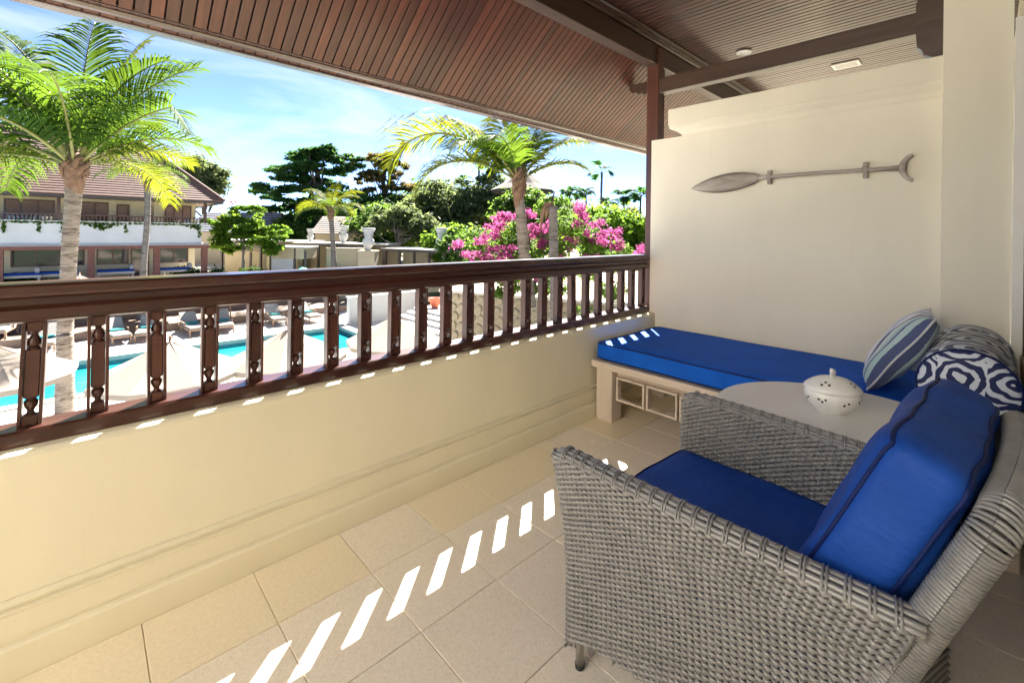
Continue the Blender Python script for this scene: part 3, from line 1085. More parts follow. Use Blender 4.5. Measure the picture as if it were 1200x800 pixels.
for sd in (-1, 1):
    rows = []
    z = 0.05
    ncol = 2 * int(round(0.5 * 1.55 / (ST / 2)))
    stakes_top, stakes_bot = {}, {}
    while z < ZT:
        P2 = arm_path(z, sd)
        d = np.r_[0, np.cumsum(np.linalg.norm(np.diff(P2, axis=0), axis=1))]
        t = np.linspace(0, d[-1], ncol + 1)
        Q = np.stack([np.interp(t, d, P2[:, k]) for k in range(2)], 1)
        tg = np.gradient(Q, axis=0)
        tg /= np.linalg.norm(tg, axis=1)[:, None] + 1e-9
        nr = np.stack([tg[:, 1] * sd, -tg[:, 0] * sd], 1)
        P3 = np.c_[Q, np.full(len(Q), z)]
        N3 = np.c_[nr, np.zeros(len(Q))]
        U3 = np.tile([0.0, 0.0, 1.0], (len(Q), 1))
        keep = np.array([z >= zbot(p[1]) for p in Q])
        for c in range(0, ncol + 1, 2):
            if keep[c]:
                stakes_top[c] = P3[c]
                stakes_bot.setdefault(c, []).append(P3[c])
        idx = np.where(keep)[0]
        # contiguous runs
        if len(idx):
            cuts = np.where(np.diff(idx) > 1)[0]
            st_ = np.r_[0, cuts + 1]
            en_ = np.r_[cuts, len(idx) - 1]
            for a, b in zip(st_, en_):
                i0, i1 = idx[a], idx[b]
                if i0 % 2: i0 += 1
                if i1 - i0 >= 3:
                    ph = (i0 // 2) % 2
                    seg = slice(i0, i1 + 1)
                    rows.append((P3[seg], N3[seg], U3[seg], ph, round((z - 0.05) / 0.0074)))
        z += 0.0074
    # strands
    V, F, off = [], [], 0
    ns, A, rh, rt = 6, 0.0056, 0.0037, 0.0027
    w = np.arange(ns) * 2 * pi / ns
    for P3, N3, U3, ph, r in rows:
        m = len(P3)
        sg = np.where((np.arange(m) // 2 + r + ph) % 2 == 0, 1.0, -1.0)
        sg[1::2] = 0
        C = P3 + N3 * (A * sg)[:, None] + U3 * (0.0016 * np.roll(sg, 1))[:, None]
        hh_ = (0.0036 + 0.0024 * np.maximum(sg, 0) + 0.0004 * (sg == 0))[:, None, None]
        ring = C[:, None, :] + N3[:, None, :] * (rt * np.cos(w))[None, :, None] + U3[:, None, :] * np.sin(w)[None, :, None] * hh_
        V.append(ring.reshape(-1, 3))
        i = np.arange(m - 1)[:, None] * ns
        kk = np.arange(ns)[None, :]
        k2 = (kk + 1) % ns
        F.append(np.stack([i + kk, i + k2, i + ns + k2, i + ns + kk], -1).reshape(-1, 4) + off)
        off += m * ns
    arm = mesh_np('woven_arm', np.concatenate(V), np.concatenate(F), M['rattan'], ch, True)
    stuff(arm)
    sm = MB()
    for c, lst in stakes_bot.items():
        sm.tube([lst[q] for q in sorted(set(list(range(0, len(lst), 6)) + [len(lst) - 1]))], 0.0034, 5, False, up=(0, 1, 0))
    stuff(sm.build('stakes', M['rattan'], arm, True))
    # edge band along the bottom
    # arm rim: lengthwise canes bound with double wraps
    rim = MB()
    yy = np.linspace(0.43, YB - 0.03, 46)
    cen = [Vector((sd * (xo(ZT, y) - TH / 2), y - TH / 2 + 0.012, ZT + 0.004 - (0.012 * max(0, (y - 0.36) / 0.07) ** 2 if y > 0.36 else 0))) for y in yy]
    for w_ in np.linspace(-0.25 * pi, 1.25 * pi, 8):
        rim.tube([c + Vector((0.0245 * cos(w_), 0, 0.0135 * sin(w_))) for c in cen], 0.0058, 6)
    y = 0.40
    while y > YB - 0.02:
        for dy in (0, -0.0068):
            yk = y + dy
            c = Vector((sd * (xo(ZT, yk) - TH / 2), yk - TH / 2 + 0.012, ZT + 0.004))
            rim.tube([c + Vector((0.0300 * cos(w_), 0.006 * cos(w_), 0.0190 * sin(w_))) for w_ in np.linspace(-0.36 * pi, 1.36 * pi, 15)], 0.0026, 5, up=(0, 1, 0))
        y -= 0.034
    rim.build('arm_rim', M['rattan'], ch, True)
    # legs
    for y in (0.372, -0.29):
        lx = sd * (xo(0.05, y) - TH / 2)
        lg = MB().tube([(lx, y, 0.012), (lx, y, 0.30)], 0.0125, 12).build('leg', M['steel'], ch, True)
        MB().tube([(lx, y, 0.0), (lx, y, 0.0125)], [0.0135, 0.0145], 12).build('foot_cap', M['rubber'], lg, True)

# back: wrapped hoop and woven panel
bx = 0.318


def back_y(z): return -0.338 - 0.40 * (z - 0.55)


hoop = []
for z in np.linspace(0.40, 0.775, 16): hoop.append(Vector((-bx + 0.02 * (z - 0.4) / 0.375, back_y(z), z)))
zc = 0.775
for a in np.linspace(0, pi / 2, 7)[1:]:
    hoop.append(Vector((-bx + 0.02 + 0.05 * (1 - cos(a)), back_y(zc + 0.05 * sin(a)), zc + 0.05 * sin(a))))
for x in np.linspace(-0.25, 0.25, 18)[1:-1]: hoop.append(Vector((x, back_y(0.825) - 0.012 * (1 - (x / 0.25) ** 2), 0.825 + 0.012 * (1 - (x / 0.25) ** 2))))
hoop += [Vector((-p.x, p.y, p.z)) for p in hoop[:22][::-1]]
MB().tube(hoop, 0.021, 10, up=(0, 1, 0)).build('back_frame_core', M['rattan_in'], ch, True)
HP = np.array(hoop)
d = np.r_[0, np.cumsum(np.linalg.norm(np.diff(HP, axis=0), axis=1))]
wr = MB()
s_ = 0.0
R_ = np.random.default_rng(5)
while s_ < d[-1] - 0.001:
    c = np.array([np.interp(s_, d, HP[:, k]) for k in range(3)])
    c2 = np.array([np.interp(min(s_ + 0.004, d[-1]), d, HP[:, k]) for k in range(3)])
    c1 = np.array([np.interp(max(s_ - 0.004, 0), d, HP[:, k]) for k in range(3)])
    tg = Vector(c2 - c1).normalized()
    a = tg.cross(Vector((0, 1, 0))).normalized()
    b = tg.cross(a)
    cc = Vector(c)
    ring = []
    for k in range(17):
        w = 2 * pi * k / 16
        ring.append(cc + a * (0.0255 * cos(w)) + b * (0.0265 * sin(w)) + tg * (0.004 * cos(w + 0.6)) + Vector((0, 0, R_.uniform(-0.0004, 0.0004))))
    wr.tube(ring, 0.0038, 6, False, up=tuple(tg))
    s_ += 0.0068
stuff(wr.build('back_frame_wrap', M['rattan'], ch, True))
rows = []
z = 0.12
r = 0
while z < 0.805:
    hw = bx - 0.01
    n_ = 2 * int(hw * 2 / (2 * 0.019)) * 2
    xs_ = np.linspace(-hw, hw, n_ + 1)
    P = np.c_[xs_, np.full(n_ + 1, back_y(max(z, 0.5)) - 0.012), np.full(n_ + 1, z)]
    nn = Vector((0, -1, -0.40 if z > 0.5 else 0)).normalized()
    uu = Vector((0, -0.40 if z > 0.5 else 0, 1)).normalized()
    rows.append((P, np.tile(tuple(nn), (n_ + 1, 1)), np.tile(tuple(uu), (n_ + 1, 1))))
    z += 0.0092
stuff(weave(rows, M['rattan'], 'woven_back', ch))
rows = []
z = 0.14
while z < 0.31:
    hw = 0.30
    n_ = 64
    xs_ = np.linspace(-hw, hw, n_ + 1)
    rows.append((np.c_[xs_, np.full(n_ + 1, 0.375), np.full(n_ + 1, z)], np.tile((0, 1, 0), (n_ + 1, 1)), np.tile((0, 0, 1), (n_ + 1, 1))))
    z += 0.009
stuff(weave(rows, M['rattan'], 'woven_front', ch))
MB().box((-0.29, -0.31, 0.29), (0.29, 0.37, 0.325), 0.004).build('seat_deck', M['rattan_in'], ch)
sc_ = cushion('seat_cushion', 0.59, 0.69, 0.125, 0.03, 0.012, M['navy'], M['piping'], ch, n=18, wob=0.003, seed=5)
sc_.location = (0.0, 0.055, 0.389)
bc = cushion('back_cushion', 0.575, 0.435, 0.13, 0.034, 0.018, M['navy'], M['piping'], ch, n=20, wob=0.0045, seed=9)
upv = Vector((0, -0.40, 0.92)).normalized()
zv = Vector((1, 0, 0)).cross(upv)
bc.matrix_local = Matrix.Translation((0.0, -0.281, 0.683)) @ Matrix((Vector((1, 0, 0)), upv, zv)).transposed().to_4x4()

# ================================================================== THE GARDEN
GZ = -3.6
M['deck'] = plain('pale_pool_paving', (0.55, 0.53, 0.50), 0.8, 0.12, 2.5, 0.1, 40)
M['deck_grey'] = plain('grey_stone_paving', (0.42, 0.40, 0.38), 0.8, 0.12, 2.5)
M['timber'] = wood('brown_terrace_timber', (0.13, 0.085, 0.06), (0.20, 0.14, 0.105), 0, 0.7, 8, 0.2)
M['lawn'] = plain('garden_ground', (0.06, 0.075, 0.03), 0.9, 0.4, 1.2, 0.4, 30)
M['soil'] = plain('sandy_garden_bank', (0.50, 0.43, 0.31), 0.9, 0.35, 1.5, 0.4, 30)
M['coping'] = plain('pool_coping_stone', (0.50, 0.46, 0.40), 0.7, 0.1, 4)
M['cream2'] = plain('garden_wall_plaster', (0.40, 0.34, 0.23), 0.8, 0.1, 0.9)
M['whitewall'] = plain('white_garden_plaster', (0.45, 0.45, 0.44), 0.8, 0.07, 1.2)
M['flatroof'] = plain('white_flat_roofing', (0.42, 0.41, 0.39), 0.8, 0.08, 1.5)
M['darkmetal'] = plain('dark_post_paint', (0.05, 0.038, 0.032), 0.5, 0.1)
M['rust'] = plain('red_brown_column', (0.20, 0.075, 0.05), 0.6, 0.15)

PX0, PX1, PY0, PY1 = -14.0, 9.1, 17.95, 21.85
v = [(-900, -400, GZ - 0.03), (900, -400, GZ - 0.03), (900, PY0 + 0.1, GZ - 0.03), (-900, PY0 + 0.1, GZ - 0.03),
     (-900, PY1 - 0.1, GZ - 0.03), (900, PY1 - 0.1, GZ - 0.03), (900, 1500, GZ - 0.03), (-900, 1500, GZ - 0.03),
     (PX1 - 0.1, PY0 + 0.1, GZ - 0.03), (PX1 - 0.1, PY1 - 0.1, GZ - 0.03), (PX0 + 0.1, PY0 + 0.1, GZ - 0.03), (PX0 + 0.1, PY1 - 0.1, GZ - 0.03)]
struct(MB().add(v, [(0, 1, 2, 8, 10, 3), (4, 11, 9, 5, 6, 7), (8, 2, 5, 9), (3, 10, 11, 4)]).build('ground', M['lawn']))
dk = MB()
dk.add([(-40, 3, GZ), (14, 3, GZ), (14, PY0, GZ), (-40, PY0, GZ)], [(0, 1, 2, 3)])
dk.add([(-20, PY1, GZ), (13, PY1, GZ), (13, 28.2, GZ), (-20, 28.2, GZ)], [(0, 1, 2, 3)])
dk.add([(PX1, PY0, GZ), (14, PY0, GZ), (14, PY1, GZ), (PX1, PY1, GZ)], [(0, 1, 2, 3)])
struct(dk.build('pool_deck', M['deck']))
cp = MB()
cp.box((PX0, PY0 - 0.35, GZ + 0.004), (PX1 + 0.35, PY0, GZ + 0.05))
cp.box((PX0, PY1, GZ + 0.004), (PX1 + 0.35, PY1 + 0.35, GZ + 0.16))
cp.box((PX1, PY0 + 0.001, GZ + 0.004), (PX1 + 0.35, PY1 - 0.001, GZ + 0.16))
struct(cp.build('pool_coping', M['coping']))
M['pooltile'] = plain('turquoise_pool_tile', (0.05, 0.50, 0.56), 0.5, 0.15, 1.2)
pb = MB()
pb.add([(PX0, PY0, GZ - 1.4), (PX1, PY0, GZ - 1.4), (PX1, PY1, GZ - 1.4), (PX0, PY1, GZ - 1.4), (PX0, PY0, GZ + 0.003), (PX1, PY0, GZ + 0.003), (PX1, PY1, GZ + 0.003), (PX0, PY1, GZ + 0.003)],
       [(0, 1, 2, 3), (0, 4, 5, 1), (1, 5, 6, 2), (2, 6, 7, 3), (3, 7, 4, 0)])
struct(pb.build('pool_basin', M['pooltile']))
wt = NT('pool_water')
wt.color(wt.ramp(wt.noise(wt.coords((0.5, 0.9, 1)), 1.2, 3), [(0.3, (0.004, 0.13, 0.17)), (0.7, (0.015, 0.20, 0.235))]))
wt.set(rough=0.06, spec=0.5)
wt.bump(wt.noise(wt.coords((1, 1, 1)), 5.0, 3), 0.12, 0.05)
struct(MB().add([(PX0, PY0, GZ - 0.12), (PX1, PY0, GZ - 0.12), (PX1, PY1, GZ - 0.12), (PX0, PY1, GZ - 0.12)], [(0, 1, 2, 3)]).build('pool_water', wt.m))
# lounging terrace: two broad timber steps below the far building
struct(MB().box((-20, 26.4, GZ + 0.004), (13, 28.9, GZ + 0.35)).build('terrace_step', M['timber']))
struct(MB().box((-20, 28.9, GZ + 0.004), (11, 31.2, GZ + 0.95)).build('terrace_step', M['timber']))
# raised garden beds
struct(MB().box((6.4, 30.4, GZ - 0.02), (80, 120, -2.05)).build('garden_terrace', M['soil']))
struct(MB().box((-60, 31.25, GZ - 0.02), (6.2, 60, -1.72)).build('building_terrace', M['deck_grey']))


# ---------------------------------------------------------------- vegetation builders
def leaf_cloud(centers, n, size, spread, R, flat=0.75, long=1.7):
    """numpy leaves: n two-triangle blades round weighted clump centres [(x,y,z,rx,ry,rz)]"""
    C = np.array(centers, float)
    wgt = (C[:, 3] * C[:, 4] * C[:, 5]) ** 0.66
    idx = R.choice(len(C), n, p=wgt / wgt.sum())
    d = R.normal(size=(n, 3))
    d /= np.linalg.norm(d, axis=1)[:, None]
    rad = R.uniform(0.0, 1.0, n) ** (1 / 2.4)
    P = C[idx, :3] + d * C[idx, 3:6] * rad[:, None] * (1 + spread * R.normal(size=n))[:, None]
    nor = d * 0.55 + R.normal(size=(n, 3)) * 0.55 + np.array([0, 0, flat])
    nor /= np.linalg.norm(nor, axis=1)[:, None]
    t = np.cross(nor, R.normal(size=(n, 3)))
    t /= np.linalg.norm(t, axis=1)[:, None] + 1e-9
    b = np.cross(nor, t)
    s = size * R.uniform(0.6, 1.4, n)[:, None]
    L, Wd = t * s * long / 2, b * s / 2
    V = np.stack([P - L, P + Wd * 0.8 - nor * s * 0.12, P + L - nor * s * 0.25, P - Wd * 0.8 - nor * s * 0.12], 1).reshape(-1, 3)
    F = np.arange(4 * n).reshape(-1, 4)
    return V, F


def clumps(crown, k, R, sub=0.34):
    """break each big crown ellipsoid into k smaller leaf clumps near its surface"""
    out = []
    for (x, y, z, rx, ry, rz) in crown:
        for _ in range(k):
            d = R.normal(size=3)
            d /= np.linalg.norm(d)
            q = R.uniform(0.45, 1.0)
            s = sub * R.uniform(0.6, 1.3)
            out.append((x + d[0] * rx * q, y + d[1] * ry * q, z + d[2] * rz * q, rx * s, ry * s, rz * s * 0.8))
    return out


BARK = plain('tree_bark', (0.09, 0.07, 0.055), 0.9, 0.3, 6, 0.6, 20)
BARKP = plain('pale_bark', (0.17, 0.15, 0.13), 0.9, 0.25, 6, 0.5, 20)


def tree(name, label, cat, base, top, crown, n, size, mat, group=None, trunk_r=0.18, k=9, seed=1, bark=None, sub=0.34, flat=0.75, limbs=True, long=1.7, fill=1, spread=0.17):
    R = np.random.default_rng(seed)
    o = empty(name, base)
    tag(o, label, cat, group)
    b = np.array(base)
    cl = clumps(crown, k, R, sub)
    V, F = leaf_cloud(cl + crown * fill, n, size, spread, R, flat, long)
    mesh_np('crown', V - b, F, mat, o)
    tr = MB()
    t = np.array(top) - b
    bend = R.normal(size=3) * 0.05 * np.linalg.norm(t)
    bend[2] = 0
    pts = [t * s + bend * sin(pi * s) for s in np.linspace(0, 1, 7)]
    tr.tube(pts, [trunk_r * (1 - 0.5 * s) for s in np.linspace(0, 1, 7)], 8)
    if limbs:
        for (x, y, z, rx, ry, rz) in cl[::max(1, len(cl) // 16)]:
            e = np.array((x, y, z)) - b
            s0 = R.uniform(0.5, 0.95)
            a = t * s0 + bend * sin(pi * s0)
            m = (a + e) / 2 + np.array([0, 0, -0.06 * np.linalg.norm(e - a)])
            tr.tube([a, m, e], [trunk_r * 0.4, trunk_r * 0.26, trunk_r * 0.1], 6)
    tr.build('trunk', bark or BARK, o, True)
    return o


def frond_mesh(name, az, el, L, droop, nl, ll, mat, parent, R, rmat, wid=0.035, twist=0.0, base=0.0, start=0.14, hang=0.55, snap=None):
    """one pinnate palm leaf: a curved midrib carrying two rows of drooping leaflets"""
    h = Vector((cos(az), sin(az), 0))
    side = Vector((-sin(az), cos(az), 0))
    pts, dirs = [], []
    p = Vector((h.x * base, h.y * base, 0))
    m = 26
    e = el
    for i in range(m + 1):
        s = i / m
        dv = h * cos(e) + Vector((0, 0, 1)) * sin(e)
        pts.append(p.copy())
        dirs.append(dv.copy())
        p += dv * (L / m)
        e -= droop / m * (0.35 + 1.5 * s)
        if snap and i == int(snap * m): e -= 1.1
        e = max(e, -1.45)
    rib = MB()
    rib.tube(pts, [0.035 * (1 - 0.86 * i / m) * (L / 3.0) + 0.004 for i in range(m + 1)], 6, flat=0.75)
    ro = rib.build('frond', rmat, parent, True)
    V, F = [], []
    off = 0
    for sg in (-1, 1):
        for k in range(nl):
            s = start + (0.995 - start) * (k + R.uniform(-0.3, 0.3)) / nl
            s = min(max(s, start), 0.995)
            i = min(int(s * m), m - 1)
            f = s * m - i
            o = pts[i].lerp(pts[i + 1], f)
            dv = dirs[i].lerp(dirs[i + 1], f).normalized()
            sd = side * cos(twist) * sg + Vector((0, 0, 1)) * sin(twist) * sg
            upn = dv.cross(side) * -1.0
            sp = (s - start) / (1 - start)
            lth = ll * (0.45 + 0.75 * sin(pi * min(1, sp * 0.75 + 0.16)) ** 0.9) * (1 - 0.45 * sp ** 3) * R.uniform(0.82, 1.1)
            fw = 0.35 + 0.75 * sp
            d0 = (sd * 1.0 + dv * fw + Vector((0, 0, 0.28 + R.normal() * 0.10))).normalized()
            q = o.copy()
            prev = []
            nseg = 4
            hg = hang * R.uniform(0.7, 1.4)
            wv = d0.cross(upn)
            wv = dv * 0.8 + wv * 0.2
            wv.normalize()
            for j in range(nseg + 1):
                t = j / nseg
                w = wid * (0.55 + 1.2 * t if t < 0.35 else 0.97 * (1 - (t - 0.35) / 0.65) ** 0.8) * (L / 3.0) ** 0.5
                prev.append((q - wv * w / 2, q + wv * w / 2))
                dj = (d0 + Vector((0, 0, -1)) * (hg * 1.7 * t * t + 0.25 * hg * t)).normalized()
                q = q + dj * (lth / nseg)
            for a, b in prev:
                V.append(tuple(a)); V.append(tuple(b))
            for j in range(nseg): F.append((off + 2 * j, off + 2 * j + 1, off + 2 * j + 3, off + 2 * j + 2))
            off += 2 * (nseg + 1)
    lf = mesh_np('leaflets', np.array(V), np.array(F), mat, ro)
    stuff(lf)
    return ro


def palm_trunk(pts, radii, mat, parent, step=0.055):
    """ringed trunk"""
    P = np.array(pts, float)
    d = np.r_[0, np.cumsum(np.linalg.norm(np.diff(P, axis=0), axis=1))]
    n = int(d[-1] / step)
    R = np.random.default_rng(3)
    path, rr = [], []
    for i in range(n + 1):
        s = d[-1] * i / n
        # smooth interpolation
        path.append([np.interp(s, d, P[:, k]) for k in range(3)])
        r0 = np.interp(s, d, radii)
        rr.append(r0 * (1.06 if i % 2 else 0.965) * (1 + R.normal() * 0.02))
    return MB().tube(path, rr, 14).build('trunk', mat, parent, True)


def bark_palm(name, c1, c2):
    t = NT(name)
    v = t.coords((2.2, 2.2, 15))
    f = t.noise(v, 1.2, 6, 0.72, 0.9)
    t.color(t.ramp(f, [(0.36, c2), (0.52, c1), (0.7, [min(1, x * 1.15) for x in c1])]))
    t.bump(f, 0.6, 0.03)
    t.set(rough=0.9)
    return t.m


M['palmbark'] = bark_palm('coconut_bark', (0.26, 0.215, 0.17), (0.075, 0.05, 0.034))
M['palmbark2'] = bark_palm('coconut_bark_grey', (0.17, 0.15, 0.135), (0.07, 0.052, 0.042))
M['husk'] = plain('palm_husk_fibre', (0.17, 0.10, 0.06), 0.9, 0.35, 8, 0.8, 30)
M['frond'] = leafmat('coconut_leaf', (0.022, 0.060, 0.010), (0.05, 0.10, 0.014), (0.13, 0.21, 0.015), 0.52, 0.35)
M['frond_y'] = leafmat('yellowing_coconut_leaf', (0.05, 0.085, 0.010), (0.10, 0.13, 0.012), (0.22, 0.24, 0.012), 0.55, 0.4)
M['rib'] = plain('palm_midrib', (0.16, 0.17, 0.04), 0.5, 0.15, 3)
M['dry'] = leafmat('dry_palm_leaf', (0.20, 0.15, 0.09), (0.34, 0.27, 0.17), (0.4, 0.3, 0.15), 0.3)


def palm(name, label, base, crown, trunk_pts, radii, fronds, group=None, seed=1, nl=46, ll=0.62, bark='palmbark', husk=True, wid=0.04):
    R = np.random.default_rng(seed)
    o = empty(name, base)
    tag(o, label, 'palm tree', group)
    b = Vector(base)
    palm_trunk([tuple(Vector(p) - b) for p in trunk_pts], radii, M[bark], o)
    hub = empty('crown', Vector(crown) - b)
    hub.parent = o
    if husk:
        hm_ = MB()
        r0 = radii[-1]
        hm_.lathe([(r0 * 0.9, -0.75), (r0 * 1.15, -0.5), (r0 * 1.3, -0.25), (r0 * 1.55, -0.02), (r0 * 1.2, 0.18), (r0 * 0.5, 0.4)], 12)
        for k in range(11):
            a = R.uniform(0, 2 * pi)
            z0 = R.uniform(-0.55, 0.0)
            pts = []
            for t in np.linspace(0, 1, 6):
                aa = a + t * R.uniform(0.5, 1.6)
                pts.append((r0 * (1.35 + 0.35 * t) * cos(aa), r0 * (1.35 + 0.35 * t) * sin(aa), z0 + 0.4 * t))
            hm_.tube(pts, [0.03, 0.06, 0.07, 0.06, 0.045, 0.02], 6, flat=0.6)
        hm_.build('husk', M['husk'], hub, True)
    for fr in fronds:
        az, el, L, dr = fr[:4]
        mat = M[fr[4]] if len(fr) > 4 else M['frond']
        frond_mesh('frond', az, el, L, dr, nl, ll * L / 3.0, mat, hub, R, M['rib'], wid=wid, twist=R.normal() * 0.25, base=0.05, hang=R.uniform(0.55, 1.1), snap=fr[5] if len(fr) > 5 else None)
    return o


def va(px):
    """azimuth in the world of a direction that points px to the right (1), left (-1) or away (0) as seen from the balcony"""
    return YAW - px * pi / 2


# ---- big coconut palm on the left
palm('coconut_palm', 'large coconut palm with thick ringed trunk nearest the pool on the left', (-0.28, 16.46, GZ), (-0.16, 16.45, 2.80),
     [(-0.28, 16.46, GZ), (-0.30, 16.46, -1.5), (-0.24, 16.46, 0.5), (-0.16, 16.45, 2.45)], [0.20, 0.165, 0.16, 0.17],
     [(va(0.95), 0.84, 3.75, 0.9, 'frond', 0.74), (va(0.75), 1.12, 4.1, 0.7), (va(0.3), 1.35, 4.22, 0.4, 'frond_y'), (va(-0.9), 0.85, 4.90, 1.7), (va(-0.55), 1.15, 5.02, 1.2), (va(-0.15), 0.95, 4.33, 1.3, 'frond_y'),
      (va(0.6), 0.75, 3.4, 1.4), (va(-1.2), 1.05, 5.02, 1.5), (va(-1.6), 1.15, 5.02, 1.4), (va(-2.0), 0.65, 4.33, 1.7), (va(1.6), 0.9, 4.33, 1.4), (va(2.2), 1.15, 4.56, 1.2),
      (va(-0.75), 0.45, 4.10, 1.6, 'frond'), (va(-1.1), 0.30, 3.88, 1.4, 'frond_y'), (va(-1.4), 0.55, 4.45, 1.9), (va(0.05), 0.35, 3.42, 1.6, 'frond_y'), (va(-0.35), 1.40, 4.79, 0.5),
      (va(0.35), 0.60, 2.9, 1.2, 'frond_y'), (va(-0.95), 1.30, 4.90, 0.9), (va(1.0), 1.25, 3.9, 1.0)], seed=4, nl=64, ll=0.92, wid=0.062)
# ---- slim palm in front of the far building
palm('slim_palm', 'slim grey trunked palm in front of the long tiled house', (2.16, 28.35, GZ + 0.3), (2.27, 28.23, 3.7),
     [(2.12, 28.35, GZ + 0.3), (2.18, 28.3, -0.5), (2.30, 28.25, 1.8), (2.27, 28.23, 3.4)], [0.20, 0.13, 0.12, 0.13],
     [(va(q), e, 2.1, d) for q, e, d in ((1, 0.5, 1.5), (-1, 0.5, 1.5), (0.5, 0.9, 1.4), (-0.5, 0.9, 1.4), (0.9, 1.1, 1.3), (-0.9, 1.1, 1.3), (2, 0.7, 1.5), (1.5, 0.4, 1.4), (-1.5, 0.4, 1.4), (0.2, 0.3, 1.3), (-0.3, 0.2, 1.3), (0, 1.4, 1.0))], seed=6, nl=30, ll=0.8, bark='palmbark2', wid=0.05)
# ---- small bright palm in the middle
palm('small_palm', 'small bright green palm standing before the white flat roofs', (12.13, 29.88, -2.05), (11.92, 30.08, 2.5),
     [(12.13, 29.88, -2.05), (12.05, 29.95, 0.0), (11.92, 30.08, 2.3)], [0.19, 0.16, 0.15],
     [(va(q), e, 2.5, d, m) for q, e, d, m in ((1, 0.6, 1.7, 'frond_y'), (-1, 0.6, 1.7, 'frond_y'), (0.4, 1.0, 1.4, 'frond_y'), (-0.5, 1.0, 1.4, 'frond_y'), (0.9, 1.1, 1.3, 'frond_y'), (-0.9, 1.15, 1.3, 'frond_y'), (2, 0.7, 1.5, 'frond'), (1.4, 0.3, 1.5, 'frond'), (-1.4, 0.25, 1.5, 'frond'), (0.2, 0.5, 1.6, 'frond_y'), (0, 1.4, 0.9, 'frond_y'), (-0.25, 0.35, 1.5, 'frond'))], seed=8, nl=34, ll=0.85, bark='palmbark2', wid=0.06)
# ---- coconut palm above the bougainvillea
palm('coconut_palm', 'coconut palm with golden drooping leaf rising out of the pink bougainvillea', (9.30, 9.10, -0.9), (9.04, 9.30, 2.72),
     [(9.32, 9.08, -0.9), (9.24, 9.16, 0.1), (9.14, 9.24, 1.4), (9.05, 9.30, 2.35)], [0.21, 0.185, 0.16, 0.13],
     [(va(-0.97), 0.88, 4.7, 2.1, 'frond_y'), (va(-1.12), 0.55, 3.4, 1.9, 'frond_y'), (va(-0.80), 1.05, 3.2, 1.1, 'frond_y'), (va(0.35), 1.2, 2.6, 0.6, 'frond_y'), (va(0.95), 1.0, 2.4, 1.2, 'frond_y'), (va(0.7), 1.25, 2.5, 0.8), (va(-0.3), 1.25, 2.7, 0.7, 'frond_y'), (va(0.0), 1.05, 2.5, 1.2, 'frond_y'), (va(2.2), 0.9, 2.7, 1.6), (va(-1.5), 0.8, 2.8, 1.5), (va(1.1), 0.6, 2.0, 1.1, 'frond_y')], seed=12, nl=64, ll=1.12, wid=0.06)
# ---- dead trunk
dt = empty('dead_palm_trunk', (9.08, 7.95, GZ))
tag(dt, 'bare dead palm trunk with broken top among the bougainvillea', 'trunk')
palm_trunk([(0.12, -0.1, 0), (0.02, -0.02, 3.0), (-0.05, 0.02, 5.55)], [0.16, 0.12, 0.115], M['palmbark2'], dt)
MB().tube([(-0.05, 0.02, 5.5), (-0.06, 0.03, 5.75), (-0.02, -0.01, 5.95)], [0.06, 0.04, 0.01], 7).tube([(-0.03, 0.02, 5.58), (-0.16, 0.14, 5.6), (-0.24, 0.22, 5.35), (-0.26, 0.25, 4.95)], [0.07, 0.08, 0.06, 0.02], 7, flat=0.6).tube([(-0.06, 0.0, 5.52), (-0.18, 0.1, 5.48), (-0.2, 0.14, 5.2)], [0.06, 0.06, 0.02], 7, flat=0.6).build('torn_sheath', M['husk'], dt, True)

# ---- broadleaf trees
M['leaf_dark'] = leafmat('almond_leaf', (0.022, 0.062, 0.024), (0.045, 0.11, 0.03), (0.12, 0.26, 0.05), 0.5)
M['leaf_red'] = leafmat('reddening_almond_leaf', (0.045, 0.07, 0.03), (0.12, 0.085, 0.045), (0.26, 0.20, 0.07), 0.5)
M['leaf_bright'] = leafmat('bright_feathery_leaf', (0.05, 0.115, 0.016), (0.09, 0.17, 0.022), (0.26, 0.42, 0.04), 0.55)
M['leaf_grey'] = leafmat('greyish_leaf', (0.06, 0.085, 0.04), (0.11, 0.135, 0.065), (0.24, 0.30, 0.10), 0.5)
M['leaf_mid'] = leafmat('garden_leaf', (0.038, 0.088, 0.019), (0.075, 0.14, 0.028), (0.22, 0.36, 0.05), 0.52)
M['leaf_hedge'] = leafmat('hedge_leaf', (0.022, 0.06, 0.012), (0.045, 0.095, 0.018), (0.08, 0.15, 0.02), 0.35)
M['pink'] = leafmat('pink_bracts', (0.32, 0.045, 0.17), (0.46, 0.12, 0.29), (0.46, 0.10, 0.28), 0.45, 0.6)
M['orange'] = leafmat('red_flowers', (0.6, 0.06, 0.03), (0.7, 0.12, 0.04), (0.7, 0.1, 0.05), 0.3, 0.6)


def G(lat, fwd, z):
    """a point of the garden: metres to the right and ahead of the balcony corner view, height z"""
    return (fwd * cos(YAW) + lat * sin(YAW), fwd * sin(YAW) - lat * cos(YAW), z)


def el_(lat, fwd, z, a, b, c):
    x, y, zz = G(lat, fwd, z)
    return (x, y, zz, a, b, c)


